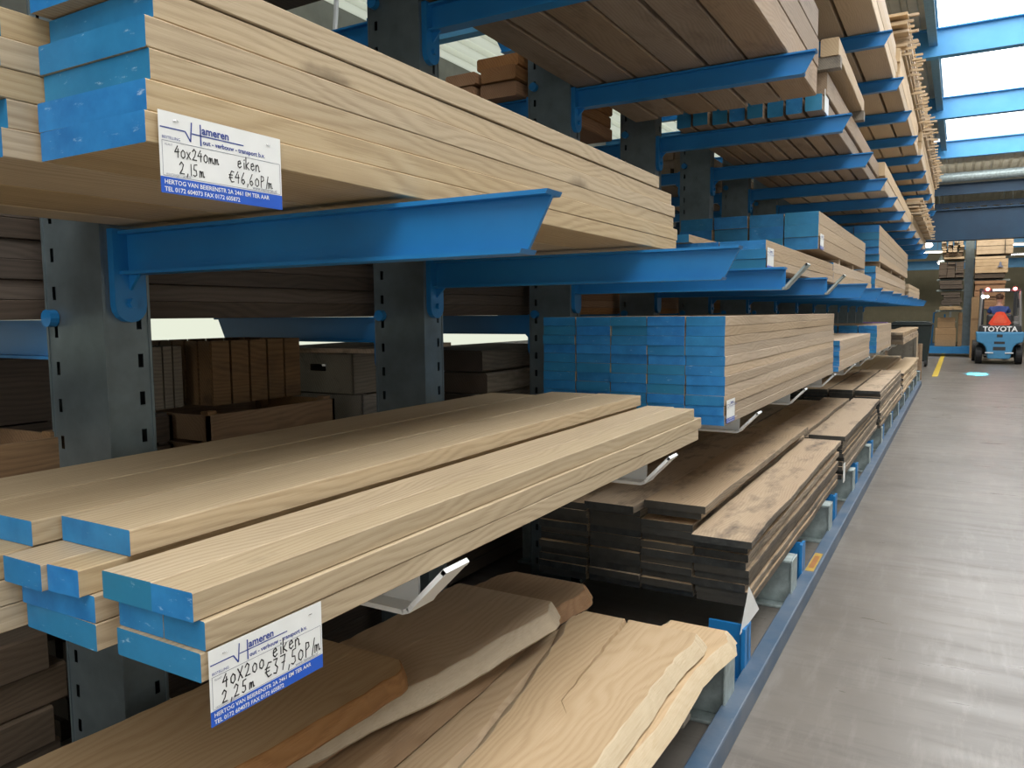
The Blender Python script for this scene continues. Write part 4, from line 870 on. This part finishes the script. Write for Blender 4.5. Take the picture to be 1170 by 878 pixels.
# driver: one skinned body, shirt, trousers and hair as children
def skin(name, joints, edges, mat, loc, parent=None):
    me = bpy.data.meshes.new(name); me.from_pydata([j[:3] for j in joints], edges, [])
    o = bpy.data.objects.new(name, me); COL.objects.link(o); me.materials.append(mat)
    md = o.modifiers.new('skin', 'SKIN'); md.use_smooth_shade = True
    sv = me.skin_vertices[0].data
    for i, j in enumerate(joints): sv[i].radius = (j[3], j[4] if len(j) > 4 else j[3]); sv[i].use_root = (i == 0)
    o.modifiers.new('sub', 'SUBSURF').levels = 2; o.modifiers['sub'].render_levels = 2
    o.location = loc
    if parent: o.parent = parent
    return o
SKIN = plain('skin', (.55, .30, .20), .5, 0, .04); SHIRT = plain('navy_blue_shirt', (.03, .065, .22), .8, 0, .1); HAIR = plain('brown_hair', (.10, .05, .025), .7, 0, .2); TROUS = plain('dark_trousers', (.02, .022, .03), .8)
J = [(0, 0, 0, .15, .12), (0, -.02, .22, .15, .11), (0, -.02, .42, .17, .11), (0, 0, .52, .09, .08), (0, .02, .60, .055), (0, .03, .70, .085, .10), (0, .03, .80, .080, .095),
     (.19, 0, .46, .06), (.27, .10, .22, .048), (.26, .34, .12, .036), (.25, .43, .11, .04, .025),
     (-.19, 0, .46, .06), (-.27, .10, .22, .048), (-.20, .34, .20, .036), (-.17, .43, .22, .04, .025),
     (.11, .08, -.03, .10), (.14, .48, .02, .075), (.14, .60, -.38, .05), (.14, .72, -.46, .045, .03),
     (-.11, .08, -.03, .10), (-.14, .48, .02, .075), (-.14, .60, -.38, .05), (-.14, .72, -.46, .045, .03)]
for s_, b in ((1, 10), (-1, 14)):
    for f in range(4): J.append((J[b][0]+s_*(.03-.02*f), J[b][1]+.075-.008*abs(f-1), J[b][2]-.02, .010))
    J.append((J[b][0]-s_*.045, J[b][1]+.03, J[b][2]+.0, .011))
E_ = [(0, 1), (1, 2), (2, 3), (3, 4), (4, 5), (5, 6), (2, 7), (7, 8), (8, 9), (9, 10), (2, 11), (11, 12), (12, 13), (13, 14), (0, 15), (15, 16), (16, 17), (17, 18), (0, 19), (19, 20), (20, 21), (21, 22)]
E_ += [(10, i) for i in range(23, 28)]+[(14, i) for i in range(28, 33)]
p = skin('person', J, E_, SKIN, (FX-.02, FYY+.72, 1.16)); p.scale = (1.0, 1, .95)
tag(p, 'person in a navy blue shirt seated on the forklift, back turned', 'person')
SJ = [(0, 0, 0, .165, .14), (0, -.02, .22, .165, .13), (0, -.02, .42, .185, .125), (0, 0, .51, .10, .09), (.19, 0, .455, .075), (.25, .07, .30, .066), (-.19, 0, .455, .075), (-.25, .07, .30, .066)]
skin('shirt', SJ, [(0, 1), (1, 2), (2, 3), (2, 4), (4, 5), (2, 6), (6, 7)], SHIRT, (0, 0, 0), p)
TJ = [(0, .0, 0, .16, .14), (.11, .08, -.03, .115), (.14, .48, .02, .088), (.14, .59, -.34, .068), (-.11, .08, -.03, .115), (-.14, .48, .02, .088), (-.14, .59, -.34, .068)]
skin('trousers', TJ, [(0, 1), (1, 2), (2, 3), (0, 4), (4, 5), (5, 6)], TROUS, (0, 0, 0), p)
h = MB().sphere((0, .0, .79), (.105, .115, .10), 16, 10).build('hair', HAIR, None, origin=(0, 0, 0), smooth=True); h.parent = p; h.location = (0, .0, .01)
nf = MB().sphere((0, .125, .74), (.014, .02, .022), 8, 6).box(-.025, .025, .117, .122, .695, .702); fc = nf.build('face_detail', SKIN, None, origin=(0, 0, 0), smooth=True); fc.parent = p; fc.location = (0, 0, 0)
for s_ in (-1, 1):
    e = MB().sphere((s_*.092, .03, .73), (.012, .022, .032), 8, 6).build('ear', SKIN, None, origin=(0, 0, 0), smooth=True); e.parent = p; e.location = (0, 0, 0)
    e = MB().sphere((s_*.033, .112, .755), (.012, .008, .008), 8, 6).build('eye', DARK, None, origin=(0, 0, 0), smooth=True); e.parent = p; e.location = (0, 0, 0)
